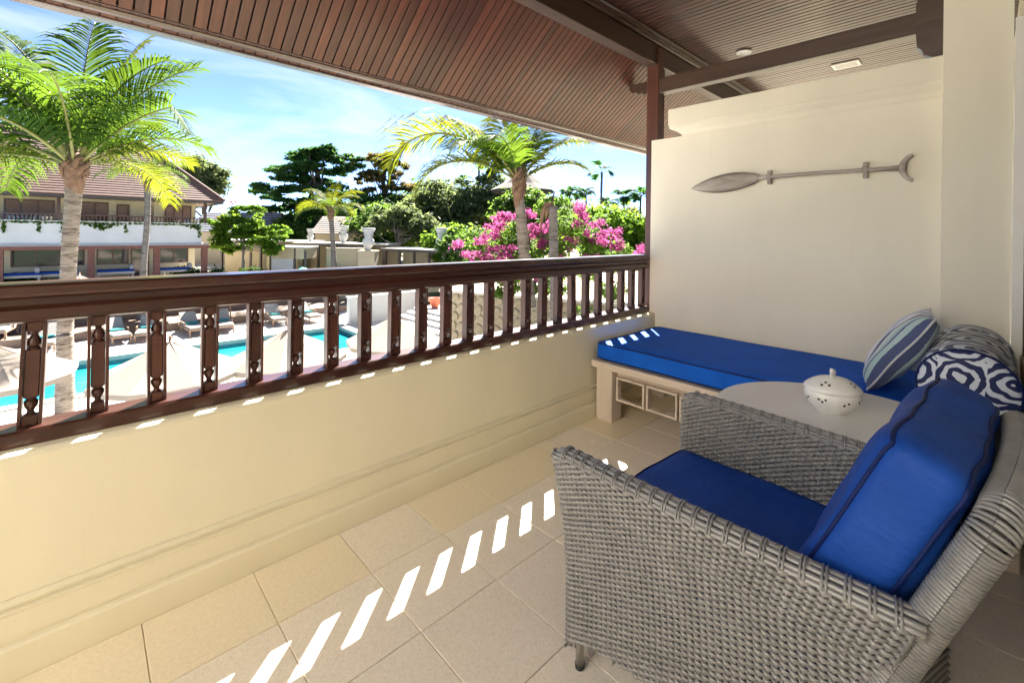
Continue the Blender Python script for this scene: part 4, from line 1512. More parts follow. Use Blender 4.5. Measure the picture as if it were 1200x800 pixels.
tree('almond_tree', 'large dark green layered tree behind the white flat roofs', 'tree', G(-22.2, 49, -2.1), G(-21.6, 49, 8.4),
     [el_(-22.6, 49, 9.2, 2.8, 2.8, 0.8), el_(-21.0, 49, 9.5, 2.6, 2.6, 0.8), el_(-24.0, 48.5, 7.7, 2.6, 2.6, 0.8), el_(-20.2, 48.5, 7.9, 2.8, 2.8, 0.9), el_(-18.0, 49, 8.6, 1.8, 2, 0.7), el_(-22.3, 47.5, 6.3, 3.6, 3.0, 0.9), el_(-25.5, 48, 5.2, 2.8, 2.6, 0.9), el_(-19.8, 47.5, 5.0, 3.2, 2.6, 1.0), el_(-23.4, 47.2, 3.8, 3.4, 2.4, 1.0), el_(-20.0, 47.0, 2.4, 3.4, 2.4, 1.2), el_(-24.6, 47.0, 1.6, 3.0, 2.4, 1.4)],
     30000, 0.30, M['leaf_dark'], 'broadleaf trees behind the garden', 0.45, 14, 21, sub=0.30, flat=1.3, fill=0, spread=0.2)
tree('reddish_tree', 'tall loose tree with reddish leaves right of the dark tree', 'tree', G(-14.6, 50, -2.1), G(-14.4, 50, 8.0),
     [el_(-14.8, 50, 9.2, 1.9, 2, 0.9), el_(-13.2, 50, 8.2, 1.6, 2, 0.9), el_(-15.9, 49.5, 7.2, 1.8, 2, 0.9), el_(-13.0, 49.5, 6.2, 1.9, 2, 1.0), el_(-16.0, 49, 5.2, 2.0, 2, 1.0), el_(-13.0, 49, 4.2, 2.4, 2, 1.2), el_(-12.4, 50, 10.6, 0.5, 0.5, 0.6)],
     7500, 0.32, M['leaf_red'], 'broadleaf trees behind the garden', 0.3, 12, 22, sub=0.30, fill=0, spread=0.2)
tree('flame_tree', 'bright green feathery tree with red flowers beside the tiled house', 'tree', (7.49, 32.93, -2.05), (7.52, 32.9, 1.2),
     [el_(-17.4, 29, 1.3, 1.7, 1.3, 1.0), el_(-16.0, 29, 1.0, 1.7, 1.2, 0.9), el_(-18.6, 29, 1.4, 1.1, 1.0, 0.6), el_(-17.2, 29, 2.2, 1.3, 1.0, 0.7), el_(-15.4, 28.7, 0.4, 1.3, 1.0, 0.8), el_(-17.9, 28.8, 0.3, 1.2, 0.9, 0.8), el_(-18.6, 28.9, 0.2, 0.8, 0.9, 0.5)],
     15000, 0.15, M['leaf_bright'], None, 0.12, 18, 23, BARKP, 0.24, 0.9, fill=0, spread=0.25)
fo_ = [el_(-17.6, 28.4, 2.85, 0.22, 0.2, 0.14), el_(-18.5, 28.4, 1.9, 0.16, 0.2, 0.1)]
ft = [o for o in COL.objects if o.name == 'flame_tree'][0]
for q, c in enumerate(fo_):
    V, F = leaf_cloud([c], 30, 0.09, 0.1, np.random.default_rng(q))
    mesh_np('flower_cluster', V - np.array(ft.location), F, M['orange'], ft)
tree('frangipani_tree', 'grey branched frangipani with thin leaves behind the white urns', 'tree', G(-9.0, 36, -2.05), G(-8.9, 36, 1.6),
     [el_(-9.3, 36, 2.3, 1.8, 1.3, 0.9), el_(-7.5, 36, 1.9, 1.7, 1.3, 0.9), el_(-10.7, 36, 1.7, 1.2, 1.2, 0.8), el_(-6.6, 36, 1.2, 1.4, 1.2, 0.8), el_(-8.8, 36, 2.9, 1.2, 1.0, 0.5)],
     4200, 0.20, M['leaf_grey'], None, 0.17, 13, 24, BARKP, 0.34, long=2.2)
# small tree lines filling the garden behind
spec = [
    ('round green tree behind the second urn', -11.5, 40, 2.2, 3.2, 2.2, 'leaf_mid', 0.24, 9000),
    ('grey green tree behind the frangipani', -6.0, 44, 4.3, 4.4, 3.0, 'leaf_grey', 0.28, 11000),
    ('wide grey green tree left of the thatched gazebo', -2.6, 46, 4.9, 3.8, 3.0, 'leaf_grey', 0.28, 11000),
    ('low yellow green tree right of the frangipani', -4.6, 33, 0.9, 1.9, 1.4, 'leaf_bright', 0.2, 7000),
    ('leafy shrub tree between the last urn and the bougainvillea', -2.6, 30, 0.6, 2.2, 1.5, 'leaf_mid', 0.18, 8000),
    ('dense green tree filling the space under the thatched gazebo', 0.9, 37.2, 3.7, 2.6, 1.9, 'leaf_mid', 0.26, 10000),
    ('sunlit green tree behind the bougainvillea top', 6.2, 32, 2.1, 3.0, 1.8, 'leaf_bright', 0.22, 9000),
    ('green tree beside the post below the thin palms', 9.6, 33, 1.4, 2.8, 2.0, 'leaf_bright', 0.2, 9000),
    ('dark green tree between the reddish tree and the gazebo', -9.2, 52, 5.2, 4.4, 3.4, 'leaf_mid', 0.3, 11000),
    ('dark tree filling the gap under the reddish tree', -14.5, 46, 2.6, 4.4, 3.0, 'leaf_dark', 0.28, 11000),
    ('green tree behind the party wall', 14.0, 36, 2.0, 3.4, 2.6, 'leaf_mid', 0.26, 7000),
    ('tree hiding behind the long beam on the far right', 20.0, 40, 3.0, 4.2, 3.0, 'leaf_mid', 0.3, 6000),
    ('leafy tree low between the flame tree and the dark tree', -22.5, 44, 0.8, 3.0, 2.2, 'leaf_mid', 0.24, 9000),
    ('green tree showing behind the shingled roof', -28.5, 52, 2.0, 3.6, 2.6, 'leaf_grey', 0.28, 8000),
    ('dense tree below the dark layered tree', -21.5, 53, 3.2, 5.2, 3.8, 'leaf_dark', 0.32, 10000),
    ('bushy tree low under the reddish tree', -12.6, 48, 3.2, 3.8, 3.2, 'leaf_mid', 0.28, 9000),
    ('pale tree behind the thin palms', 6.5, 60, 3.6, 5.0, 3.0, 'leaf_grey', 0.34, 9000),
    ('pale tree behind the palm nearest the post', 13.0, 60, 3.2, 5.0, 3.0, 'leaf_grey', 0.34, 8000),
]
for i, (lab, lat, fw, z, rh, rv, mt_, sz, n) in enumerate(spec):
    cr_ = [el_(lat, fw, z, rh * 0.75, rh * 0.75, rv * 0.7), el_(lat - rh * 0.5, fw, z - rv * 0.35, rh * 0.6, rh * 0.6, rv * 0.6), el_(lat + rh * 0.5, fw, z - rv * 0.25, rh * 0.6, rh * 0.6, rv * 0.6), el_(lat, fw - 0.5, z - rv * 0.8, rh * 0.9, rh * 0.7, rv * 0.7)]
    tree('garden_tree', lab, 'tree', G(lat, fw, -2.1), G(lat, fw, z), cr_, n, sz, M[mt_], 'trees of the garden', 0.16, 12, 40 + i)
tree('roadside_tree', 'grey green tree rising behind the hip of the tiled roof', 'tree', G(-34.5, 50, -3.6), G(-34.5, 50, 6.5),
     [el_(-34.5, 50, 7.2, 2.2, 2.2, 1.9), el_(-36.5, 50, 6.5, 2.2, 2.2, 1.8), el_(-33.0, 50, 6.0, 1.5, 1.5, 1.2), el_(-35, 49, 5.0, 2.6, 2.2, 1.5)], 12000, 0.26, M['leaf_grey'], None, 0.3, 12, 61)
# far belt of trees along the horizon
R = np.random.default_rng(77)
far = []
for q in np.linspace(-60, 75, 46):
    far.append(el_(q, 95 + R.uniform(-8, 8), R.uniform(-2, 2.2), 4.2, 4.2, R.uniform(2.2, 4.2)))
V, F = leaf_cloud(clumps(far, 8, R, 0.4), 42000, 0.75, 0.1, R)
o = mesh_np('distant_woodland', V, F, M['leaf_grey'])
tag(stuff(o), 'hazy belt of distant trees along the horizon', 'woodland')

# ---- thin fan palms on the skyline
def thin_palm(label, lat, fw, ztop, sc, seed, ragged=False):
    R = np.random.default_rng(seed)
    b = G(lat, fw, -2.2)
    o = empty('thin_palm', b)
    tag(o, label, 'palm tree', 'thin palms on the skyline')
    hgt = ztop + 2.2
    MB().tube([(0, 0, 0), (R.normal() * 0.1, R.normal() * 0.1, hgt * 0.5), (0, 0, hgt)], [0.17 * sc, 0.13 * sc, 0.10 * sc], 8).build('trunk', M['palmbark2'], o, True)
    hub = empty('crown', (0, 0, hgt - 0.1))
    hub.parent = o
    nf = 7 if ragged else 13
    for k in range(nf):
        frond_mesh('frond', 2 * pi * k / nf + R.normal() * 0.3, R.uniform(0.0, 1.25), sc * R.uniform(1.0, 1.5), R.uniform(1.2, 2.0), 16, 0.62 * sc, M['leaf_dark'], hub, R, M['palmbark2'], wid=0.24, hang=R.uniform(0.4, 0.9), start=0.3 if not ragged else 0.5)
    return o


thin_palm('tallest thin palm with ragged crown right of the bougainvillea', 8.7, 45, 7.3, 1.15, 1, True)
for lab, lat, fw, z, sc, sd in (
        ('thin palm with round crown left of the tallest ragged palm', 5.9, 48, 5.5, 1.05, 2),
        ('small round crowned palm just right of the tallest ragged palm', 7.9, 50, 5.6, 1.05, 3),
        ('thin palm with drooping crown nearest the wooden post', 11.2, 46, 5.0, 1.15, 4),
        ('thin palm between the tallest palm and the post', 9.8, 47, 4.5, 1.05, 5),
        ('thin palm half hidden by the wooden post', 12.9, 46, 5.2, 1.0, 6),
        ('tall thin palm seen through the golden palm leaf', -3.6, 46, 8.4, 1.1, 7),
        ('bare looking thin palm left of the thatched gazebo', -5.3, 46, 6.4, 0.8, 8),
        ('thin palm rising beside the thatched gazebo roof', -1.9, 44, 7.4, 0.9, 9)):
    thin_palm(lab, lat, fw, z, sc, sd)

# ---- bougainvillea
bg = empty('bougainvillea', G(0.6, 14.3, -0.9))
tag(bg, 'large bougainvillea bush covered in pink flowers beyond the railing', 'bush')
R = np.random.default_rng(31)
core = [el_(0.6, 14.4, 0.8, 1.5, 1.2, 1.0), el_(1.9, 14.2, 1.1, 1.4, 1.1, 1.0), el_(-0.5, 14.3, 0.3, 1.1, 1.0, 0.7), el_(2.9, 14.0, 0.6, 0.9, 0.9, 0.7), el_(1.3, 14.4, 1.9, 0.9, 0.8, 0.5), el_(0.3, 14.2, -0.3, 1.8, 1.2, 0.7), el_(2.2, 14, -0.3, 1.7, 1.2, 0.8)]
V, F = leaf_cloud(clumps(core, 12, R, 0.33), 15000, 0.085, 0.12, R)
mesh_np('foliage', V - np.array(bg.location), F, M['leaf_mid'], bg)
fl_ = []
for lat, z, n in ((-1.35, 0.35, 3), (-1.1, 0.65, 5), (-0.75, 1.0, 6), (-0.55, 1.45, 6), (-0.3, 1.75, 5), (-0.95, 0.2, 4), (-0.5, 0.5, 5), (-0.15, 0.75, 4), (0.1, 0.4, 3), (0.75, 1.35, 6), (1.05, 1.45, 4), (1.85, 2.1, 5), (1.95, 1.75, 5), (2.25, 1.55, 3), (2.6, 1.2, 5), (2.9, 1.35, 4), (1.2, 0.65, 3), (1.4, 0.25, 3), (2.5, 0.55, 3), (0.7, 0.1, 3), (1.6, 1.1, 3), (3.2, 0.9, 4), (-0.35, 0.1, 3), (3.75, 0.75, 2), (0.25, 1.9, 3), (-1.5, 0.9, 2), (1.05, 0.95, 3), (2.0, 0.15, 2)):
    for _ in range(n):
        fl_.append(el_(lat + R.normal() * 0.14, 13.25 + R.normal() * 0.25, z + R.normal() * 0.12 - 0.1, 0.17, 0.17, 0.13))
V, F = leaf_cloud(fl_, 8500, 0.062, 0.2, R, 0.3, 1.1)
mesh_np('flowers', V - np.array(bg.location), F, M['pink'], bg)
st = MB()
for q in range(12):
    a = R.uniform(-1.6, 2.6)
    st.tube([(0, 0, 0), tuple(Vector(G(0.6 + a * 0.5, 14.2, 0.5)) - Vector(bg.location)), tuple(Vector(G(0.6 + a, 13.9, R.uniform(0.5, 2))) - Vector(bg.location))], [0.05, 0.03, 0.01], 5)
st.build('stems', BARK, bg)

# ---------------------------------------------------------------- terraces and walls on the right
TERR = -0.9
a0, a1, a2 = G(-2.6, 16.5, 0), G(5.2, 12.9, 0), G(9.5, 11.4, 0)
rt = MB()
far_pts = [G(-2.6, 16.5, 0), G(5.2, 12.9, 0), G(12, 10.4, 0), G(16, 26, 0), G(-0.5, 26, 0)]
vs = [(p[0], p[1], GZ - 0.02) for p in far_pts] + [(p[0], p[1], TERR) for p in far_pts]
n = len(far_pts)
rt.add(vs, [(i, (i + 1) % n, n + (i + 1) % n, n + i) for i in range(n)] + [tuple(range(n, 2 * n))])
struct(rt.build('raised_garden', M['soil']))
M['stone'] = plain('tan_rubble_stone', (0.30, 0.245, 0.165), 0.9, 0.3, 3, 0.6, 18)
M['mortar'] = plain('rubble_mortar', (0.40, 0.34, 0.25), 0.95, 0.15)


def rubble_wall(label, p, q, z0, z1, cols, rows_, seed):
    R = np.random.default_rng(seed)
    o = empty('rubble_wall', p)
    tag(o, label, 'wall')
    d = Vector((q[0] - p[0], q[1] - p[1], 0))
    L = d.length
    d.normalize()
    nv = Vector((d.y, -d.x, 0))
    o.rotation_euler = (0, 0, atan2(d.y, d.x))
    MB().box((0, 0, z0 - p[2]), (L, 0.3, z1 - p[2])).build('wall_core', M['mortar'], o)
    MB().box((-0.03, -0.10, z1 - p[2] + 0.001), (L + 0.03, 0.36, z1 - p[2] + 0.09), 0.01).build('coping', M['coping'], o)
    proto = []
    for k in range(5):
        m = MB()
        vs = []
        for z in (0, 0.055, 0.07):
            for a in range(7):
                w = 2 * pi * a / 7
                r = (0.5 if z < 0.06 else 0.36) * R.uniform(0.86, 1.06)
                vs.append((r * cos(w), -z, r * sin(w)))
        m.add(vs, [(7 * i + a, 7 * i + (a + 1) % 7, 7 * i + 7 + (a + 1) % 7, 7 * i + 7 + a) for i in range(2) for a in range(7)] + [tuple(range(14, 21))])
        proto.append(m.build('stone', M['stone'], o))
    used = [False] * 5
    h = (z1 - z0) / rows_
    w = L / cols
    for r in range(rows_):
        for c in range(cols):
            k = R.integers(0, 5)
            if used[k]: s = copy_part(proto[k], o)
            else:
                s = proto[k]
                used[k] = True
            s.location = ((c + 0.5 + (0.5 if r % 2 else 0) * 0.6) * w * 0.98, -0.001, z0 - p[2] + (r + 0.5) * h)
            s.scale = (w * 1.02 * R.uniform(0.85, 1.05), 1, h * 1.05 * R.uniform(0.85, 1.03))
            s.rotation_euler = (0, R.uniform(-0.25, 0.25), 0)
    return o


rubble_wall('tan rubble stone retaining wall under the bougainvillea', G(-2.62, 16.46, -3.6), G(5.2, 12.86, -3.6), -3.6, -0.95, 24, 8, 5)
tag(MB().box((0, 0, 0), (4.6, 0.35, 1.35)).box((-0.05, -0.05, 1.351), (4.65, 0.4, 1.42)).build('garden_wall', M['whitewall']), 'low white plaster wall at the end of the pool', 'wall')
o = COL.objects['garden_wall']
o.location = (9.9, 22.4, GZ)
stp = empty('garden_steps', (11.2, 18.6, GZ))
tag(stp, 'broad pale stone steps climbing right of the pool', 'steps')
for k in range(5):
    MB().box((0.0 + 0.42 * k, -2.6, 0.004 + 0.15 * k), (3.2, 2.6, 0.15 * (k + 1)), 0.01).build('step', M['deck'], stp)
pot_ = empty('terracotta_pot', (14.0, 22.1, GZ + 0.76))
pot_.location = (13.7, 20.4, GZ + 0.751)
tag(pot_, 'red terracotta pot standing on top of the pale steps', 'pot')
MB().lathe([(0.18, 0), (0.27, 0.28), (0.30, 0.42), (0.34, 0.43), (0.34, 0.52), (0.28, 0.52), (0.26, 0.40), (0.0, 0.40)], 18).build('bowl', plain('terracotta', (0.48, 0.12, 0.06), 0.8, 0.15), pot_, True)

# ---------------------------------------------------------------- white flat roofs, walls and urns in the middle distance
def pavilion(label, lat0, fw0, lat1, fw1, zr, depth, zg, posts, th=0.14, wall=True, setback=0.6):
    """covered walk: flat white roof on dark posts before a cream wall"""
    p, q = Vector(G(lat0, fw0, 0)), Vector(G(lat1, fw1, 0))
    d = q - p
    L = d.length
    o = empty('covered_walk', (p.x, p.y, zg), atan2(d.y, d.x))
    tag(o, label, 'pavilion')
    h = zr - zg
    MB().box((-0.3, -0.15, h), (L + 0.3, depth + 0.25, h + th * 0.5), 0.01).build('roof', M['flatroof'], o)
    MB().box((-0.25, -0.10, h - 0.16), (L + 0.25, depth + 0.2, h - 0.001)).build('roof_frame', M['darkmetal'], o)
    for k in range(posts):
        x = L * k / (posts - 1)
        MB().box((x - 0.07, 0.0, 0), (x + 0.07, 0.14, h - 0.161)).build('post', M['darkmetal'], o)
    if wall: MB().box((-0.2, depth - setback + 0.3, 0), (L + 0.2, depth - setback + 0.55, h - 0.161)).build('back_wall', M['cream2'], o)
    return o


pavilion('long white roofed covered walk on dark posts left of the small palm', -22.6, 35.0, -16.2, 33.0, 0.30, 3.0, -2.06, 8)
pavilion('white flat roofed walk on dark posts behind the small palm', -15.6, 32.6, -9.2, 32.0, 0.22, 2.6, -2.06, 5)
pavilion('sloping white roofed walk on dark posts right of the urns', -9.0, 31.8, -3.4, 29.0, -0.05, 2.4, -2.06, 6)
bt = empty('garden_booth', G(-14.9, 29.5, -2.06), atan2(-cos(YAW), sin(YAW)))
tag(bt, 'square white garden booth with flat roof beside the turquoise ball', 'booth')
MB().box((-1.0, -0.1, 2.05), (1.35, 2.0, 2.17), 0.01).build('roof', M['flatroof'], bt)
MB().box((-0.9, 0.0, 1.35), (1.25, 1.9, 2.049)).build('upper_wall', M['cream2'], bt)
MB().box((-0.85, 0.02, 0), (0.55, 0.25, 1.349)).build('front_wall', M['whitewall'], bt)
for x in (-0.98, 0.62, 1.30): MB().box((x, -0.04, 0), (x + 0.09, 0.05, 2.049 if x < 1 else 1.9)).build('post', M['darkmetal'], bt)
tq = tag(MB().lathe([(0.0, 0.0), (0.30, 0.04), (0.50, 0.24), (0.47, 0.5), (0.25, 0.74), (0.0, 0.82)], 20).build('folded_parasol', plain('turquoise_canvas', (0.03, 0.50, 0.48), 0.7, 0.05), None, True), 'small turquoise folded sun shade in front of the booth', 'parasol')
tq.location = G(-13.45, 28.9, -2.0)
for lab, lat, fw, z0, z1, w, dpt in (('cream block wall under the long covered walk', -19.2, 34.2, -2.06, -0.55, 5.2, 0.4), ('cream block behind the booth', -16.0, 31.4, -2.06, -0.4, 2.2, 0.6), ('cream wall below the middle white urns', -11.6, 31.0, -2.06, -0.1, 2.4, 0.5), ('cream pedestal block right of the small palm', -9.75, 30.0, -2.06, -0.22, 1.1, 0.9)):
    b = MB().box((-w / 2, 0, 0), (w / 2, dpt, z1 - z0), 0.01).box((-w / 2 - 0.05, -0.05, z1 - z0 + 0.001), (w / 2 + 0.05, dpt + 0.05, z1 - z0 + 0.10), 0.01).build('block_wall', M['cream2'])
    tag(b, lab, 'wall', 'cream garden walls')
    b.location = G(lat, fw, z0)
    b.rotation_euler = (0, 0, YAW - pi / 2)
urn = [(0.20, 0), (0.22, 0.04), (0.14, 0.10), (0.30, 0.30), (0.40, 0.52), (0.38, 0.72), (0.24, 0.90), (0.24, 0.96), (0.36, 1.02), (0.26, 1.08), (0.36, 1.16), (0.30, 1.22), (0.42, 1.34), (0.45, 1.52), (0.30, 1.54), (0.0, 1.50)]
u0 = None
for lab, lat, fw, z, s in (('white urn on the cream wall left of the tall pair', -12.4, 33.2, 0.32, 0.80), ('white tall urn just right of the small palm', -12.45 + 0.05, 33, 0.30, 0.8), ('white urn on the cream pedestal block', -9.75, 30.4, -0.12, 0.98), ('white urn standing alone before the grey green trees', -4.95, 31, 0.05, 0.92)):
    if lab.startswith('white urn on the cream wall'): lat, fw, z, s = -14.9, 33.2, 0.36, 0.6
    if u0 is None: u0 = o = MB().lathe(urn, 22).build('garden_urn', M['whitewall'], None, True)
    else:
        o = u0.copy()
        COL.objects.link(o)
    o.location = G(lat, fw, z)
    o.scale = (s, s, s)
    tag(o, lab, 'urn', 'white garden urns')
# small tiled roof and the grey shingled roof behind
def gable(label, name, lat, fw, z, w, d, h, mat, wallmat, zg):
    o = empty(name, G(lat, fw, zg), YAW - pi / 2)
    tag(o, label, 'building')
    z -= zg
    m = MB()
    rows_ = 9
    for i in range(rows_):
        y0, y1 = d / 2 * i / rows_, d / 2 * (i + 1) / rows_ + 0.03
        za, zb = z + h * i / rows_ + 0.04, z + h * (i + 1) / rows_ + 0.02
        m.add([(-w / 2, y0, za), (w / 2, y0, za), (w / 2, y1, zb), (-w / 2, y1, zb), (-w / 2, y0, za - 0.06), (w / 2, y0, za - 0.06)], [(0, 1, 2, 3), (4, 5, 1, 0)])
    m.add([(-w / 2, d / 2, z + h), (w / 2, d / 2, z + h), (w / 2, d, z), (-w / 2, d, z)], [(0, 1, 2, 3)])
    m.build('roof', mat, o)
    m = MB().box((-w / 2 + 0.3, 0.3, 0), (w / 2 - 0.3, d - 0.3, z))
    m.add([(w / 2 - 0.3, 0.3, z), (w / 2 - 0.3, d - 0.3, z), (w / 2 - 0.3, d / 2, z + h)], [(0, 1, 2)])
    m.add([(-w / 2 + 0.3, 0.3, z), (-w / 2 + 0.3, d - 0.3, z), (-w / 2 + 0.3, d / 2, z + h)], [(2, 1, 0)])
    m.build('wall', wallmat, o)
    return o


M['shingle'] = plain('blue_grey_shingle', (0.085, 0.09, 0.115), 0.8, 0.25, 3, 0.4, 12)
M['paletile'] = plain('pale_roof_tile', (0.19, 0.15, 0.13), 0.8, 0.25, 4)
gable('low building with blue grey shingled roof behind the flame tree', 'shingled_building', -26.5, 41, 0.9, 7.5, 7, 1.9, M['shingle'], M['cream2'], -2.06)
gable('small building with pale tiled roof behind the urns', 'tiled_building', -14.8, 38, 0.9, 4.6, 5, 1.5, M['paletile'], M['cream2'], -2.06)
# thatched gazebo
gz_ = empty('thatched_gazebo', G(0.75, 40, -2.1))
tag(gz_, 'grey thatched gazebo roof showing behind the coconut palm', 'gazebo')
M['thatch'] = plain('grey_thatch', (0.075, 0.062, 0.05), 0.95, 0.3, 10, 0.8, 40)
MB().lathe([(2.4, 6.75), (2.75, 6.82), (2.85, 7.02), (1.9, 7.55), (1.0, 8.25), (0.45, 8.75), (0.36, 8.98), (0.40, 9.02), (0.0, 9.25)], 10).build('roof', M['thatch'], gz_)
for k in range(4):
    w = pi / 4 + k * pi / 2
    MB().tube([(1.9 * cos(w), 1.9 * sin(w), 0), (1.9 * cos(w), 1.9 * sin(w), 7.3)], 0.12, 8).build('post', M['darkmetal'], gz_)

# hedges under the far building and in the garden
R = np.random.default_rng(91)
for i, (lab, lat0, lat1, fw, z) in enumerate((('clipped green hedge below the slim palm', -20.3, -17.6, 27.4, -1.6), ('low green hedge in front of the covered walk', -17.2, -15.6, 28.6, -1.7), ('low green planting behind the turquoise shade', -13.2, -11.2, 30.4, -1.7), ('low green hedge at the left end of the tiled house', -27.0, -24.9, 23.6, -1.75))):
    cs = [el_(t + R.normal() * 0.1, fw + R.normal() * 0.1, z + R.uniform(-0.25, 0.25), 0.4, 0.4, 0.34) for t in np.linspace(lat0, lat1, 10)]
    V, F = leaf_cloud(cs, 2600, 0.11, 0.15, R)
    b = np.array(G((lat0 + lat1) / 2, fw, -2.2))
    o = mesh_np('hedge', V - b, F, M['leaf_hedge'])
    o.location = tuple(b)
    tag(o, lab, 'hedge', 'green hedges')

# ---------------------------------------------------------------- far building
bd = empty('tiled_house', (6.2, 32, -1.72))
tag(bd, 'long two storey cream building with red brown tiled hip roof across the pool', 'building')
BX0, BX1 = -16.0, 5.55
M['bwall'] = plain('house_plaster', (0.62, 0.54, 0.37), 0.8, 0.08, 1.0)
M['bwhite'] = plain('white_balcony_front', (0.66, 0.66, 0.65), 0.8, 0.07, 1.0)
M['btile'] = plain('red_brown_roof_tile', (0.125, 0.066, 0.05), 0.7, 0.2, 6)
M['blind'] = plain('wooden_blind', (0.24, 0.15, 0.11), 0.6, 0.15, 3)
wg = NT('dark_window_glass'); wg.color((0.035, 0.04, 0.045)); wg.set(rough=0.05, spec=0.8)
M['wglass'] = wg.m


def bp(mb, name, mat, parent=None):
    o = mb.build(name, mat, parent or bd)
    if parent is None: o.location = (-6.2, -32, 1.72)
    return o


# roof, courses of tiles
EZ, RZ, EY, RY, RX = 2.84, 6.35, 32.0, 35.7, 6.25
m = MB()
rows_ = 26
for i in range(rows_):
    t0, t1 = i / rows_, (i + 1) / rows_ + 0.012
    y0, y1 = EY + (RY - EY) * t0, EY + (RY - EY) * t1
    z0, z1 = EZ + (RZ - EZ) * t0 + 0.06, EZ + (RZ - EZ) * t1 + 0.015
    x0, x1 = RX - (RY - EY) * t0, RX - (RY - EY) * t1
    m.add([(BX0 - 1, y0, z0), (x0, y0, z0), (x1, y1, z1), (BX0 - 1, y1, z1), (BX0 - 1, y0, z0 - 0.06), (x0, y0, z0 - 0.06)], [(0, 1, 2, 3), (4, 5, 1, 0)])
    yb0, yb1 = 2 * RY - y0, 2 * RY - y1
    m.add([(x0, y0, z0), (x0, yb0, z0), (x1, yb1, z1), (x1, y1, z1), (x0, y0, z0 - 0.06), (x0, yb0, z0 - 0.06)], [(0, 1, 2, 3), (4, 5, 1, 0)])
m.add([(BX0 - 1, 2 * RY - EY, EZ), (RX, 2 * RY - EY, EZ), (RX - (RY - EY), RY, RZ), (BX0 - 1, RY, RZ)], [(0, 1, 2, 3)])
rf = bp(m, 'roof', M['btile'])
bp(MB().tube([(RX - 0.02, EY + 0.02, EZ + 0.08), (RX - (RY - EY), RY, RZ + 0.06)], 0.09, 8).tube([(BX0, RY, RZ + 0.04), (RX - (RY - EY), RY, RZ + 0.06)], 0.09, 8), 'ridge_cap', M['btile'], rf)
bp(MB().box((BX0 - 1, EY + 0.05, EZ - 0.14), (RX - 0.05, EY + 0.13, EZ + 0.02)).box((RX - 0.12, EY + 0.131, EZ - 0.14), (RX - 0.05, 2 * RY - EY, EZ + 0.02)), 'eave_board', M['darkmetal'])
bp(MB().box((BX0 - 1, EY + 0.131, EZ - 0.05), (RX - 0.121, 2 * RY - EY, EZ - 0.01)), 'soffit', M['blind'])
# balcony front and slabs
bp(MB().box((BX0, 33.0, 0.28), (BX1 - 0.3, 33.18, 1.46)), 'balcony_front', M['bwhite'])
bp(MB().box((BX0, 32.93, 1.461), (BX1 - 0.25, 33.24, 1.52)), 'coping', M['bwhite'])
bp(MB().box((BX0, 32.75, 0.10), (BX1 + 0.05, 38.9, 0.279)), 'floor_slab', M['deck_grey'])
bp(MB().box((BX0, 32.70, 0.02), (BX1 + 0.1, 32.749, 0.20)), 'slab_edge', M['rust'])
# upper storey rear wall with windows
bp(MB().box((BX0, 35.0, 0.28), (BX1 - 0.3, 38.6, EZ - 0.06)), 'upper_wall', M['bwall'])
bp(MB().box((BX0, 35.2, -1.72), (BX1 - 0.3, 38.6, 0.099)), 'lower_wall', M['bwall'])


def window(x0, x1, z0, z1, y, blind, div=1):
    f = MB()
    t = 0.07
    f.box((x0, y - 0.06, z0), (x0 + t, y - 0.001, z1)).box((x1 - t, y - 0.06, z0), (x1, y - 0.001, z1)).box((x0 + t, y - 0.06, z1 - t), (x1 - t, y - 0.001, z1)).box((x0 + t, y - 0.06, z0), (x1 - t, y - 0.001, z0 + t))
    for k in range(1, div):
        xc = x0 + (x1 - x0) * k / div
        f.box((xc - t / 2, y - 0.06, z0 + t), (xc + t / 2, y - 0.001, z1 - t))
    w = bp(f, 'window', M['mahogany_v'])
    bp(MB().box((x0 + t, y - 0.025, z0 + t), (x1 - t, y - 0.012, z1 - t)), 'pane', M['wglass'], w)
    if blind: bp(MB().box((x0 + t, y - 0.045, z1 - t - blind * (z1 - z0)), (x1 - t, y - 0.03, z1 - t)), 'blind', M['blind'], w)
    return w


for s in range(4):
    off = -5.2 * s
    window(-2.95 + off, -1.1 + off, 0.9, 2.62, 35.0, 0.42, 3) if s == 0 else None
    window(-0.15 + off, 1.15 + off, 0.9, 2.62, 35.0, 0.42, 2)
    if s == 0:
        window(1.42, 1.98, 0.35, 2.55, 35.0, 0.25)
        window(2.72, 3.05, 0.35, 2.55, 35.0, 0.0)
        window(3.65, 5.0, 0.9, 2.62, 35.0, 0.42, 3)
    else: window(1.42 + off, 1.98 + off, 0.35, 2.55, 35.0, 0.25)
for x in (-3.1, -0.75, 1.25, 2.2, 3.3): bp(MB().box((x - 0.16, 34.9, 0.28), (x + 0.16, 34.999, EZ - 0.06)), 'pilaster', M['bwall'])
for x in (BX1 - 0.12, -0.9, -6.4, -11.8): bp(MB().box((x - 0.07, 33.02, 1.521), (x + 0.07, 33.16, EZ - 0.05)), 'upper_post', M['mahogany_v'])
# upper railing
bp(MB().box((BX0, 33.05, 1.79), (BX1 - 0.3, 33.13, 1.86)), 'handrail', M['mahogany'])
b0 = None
x = BX1 - 0.4
k = 0
while x > -6.5:
    if b0 is None:
        b0 = bp(MB().box((0, 33.07, 1.521), (0.06, 33.11, 1.789)), 'baluster', M['mahogany_v'])
        o = b0
    else: o = copy_part(b0, bd)
    o.location = (x - 6.2, -32, 1.72)
    x -= 0.16
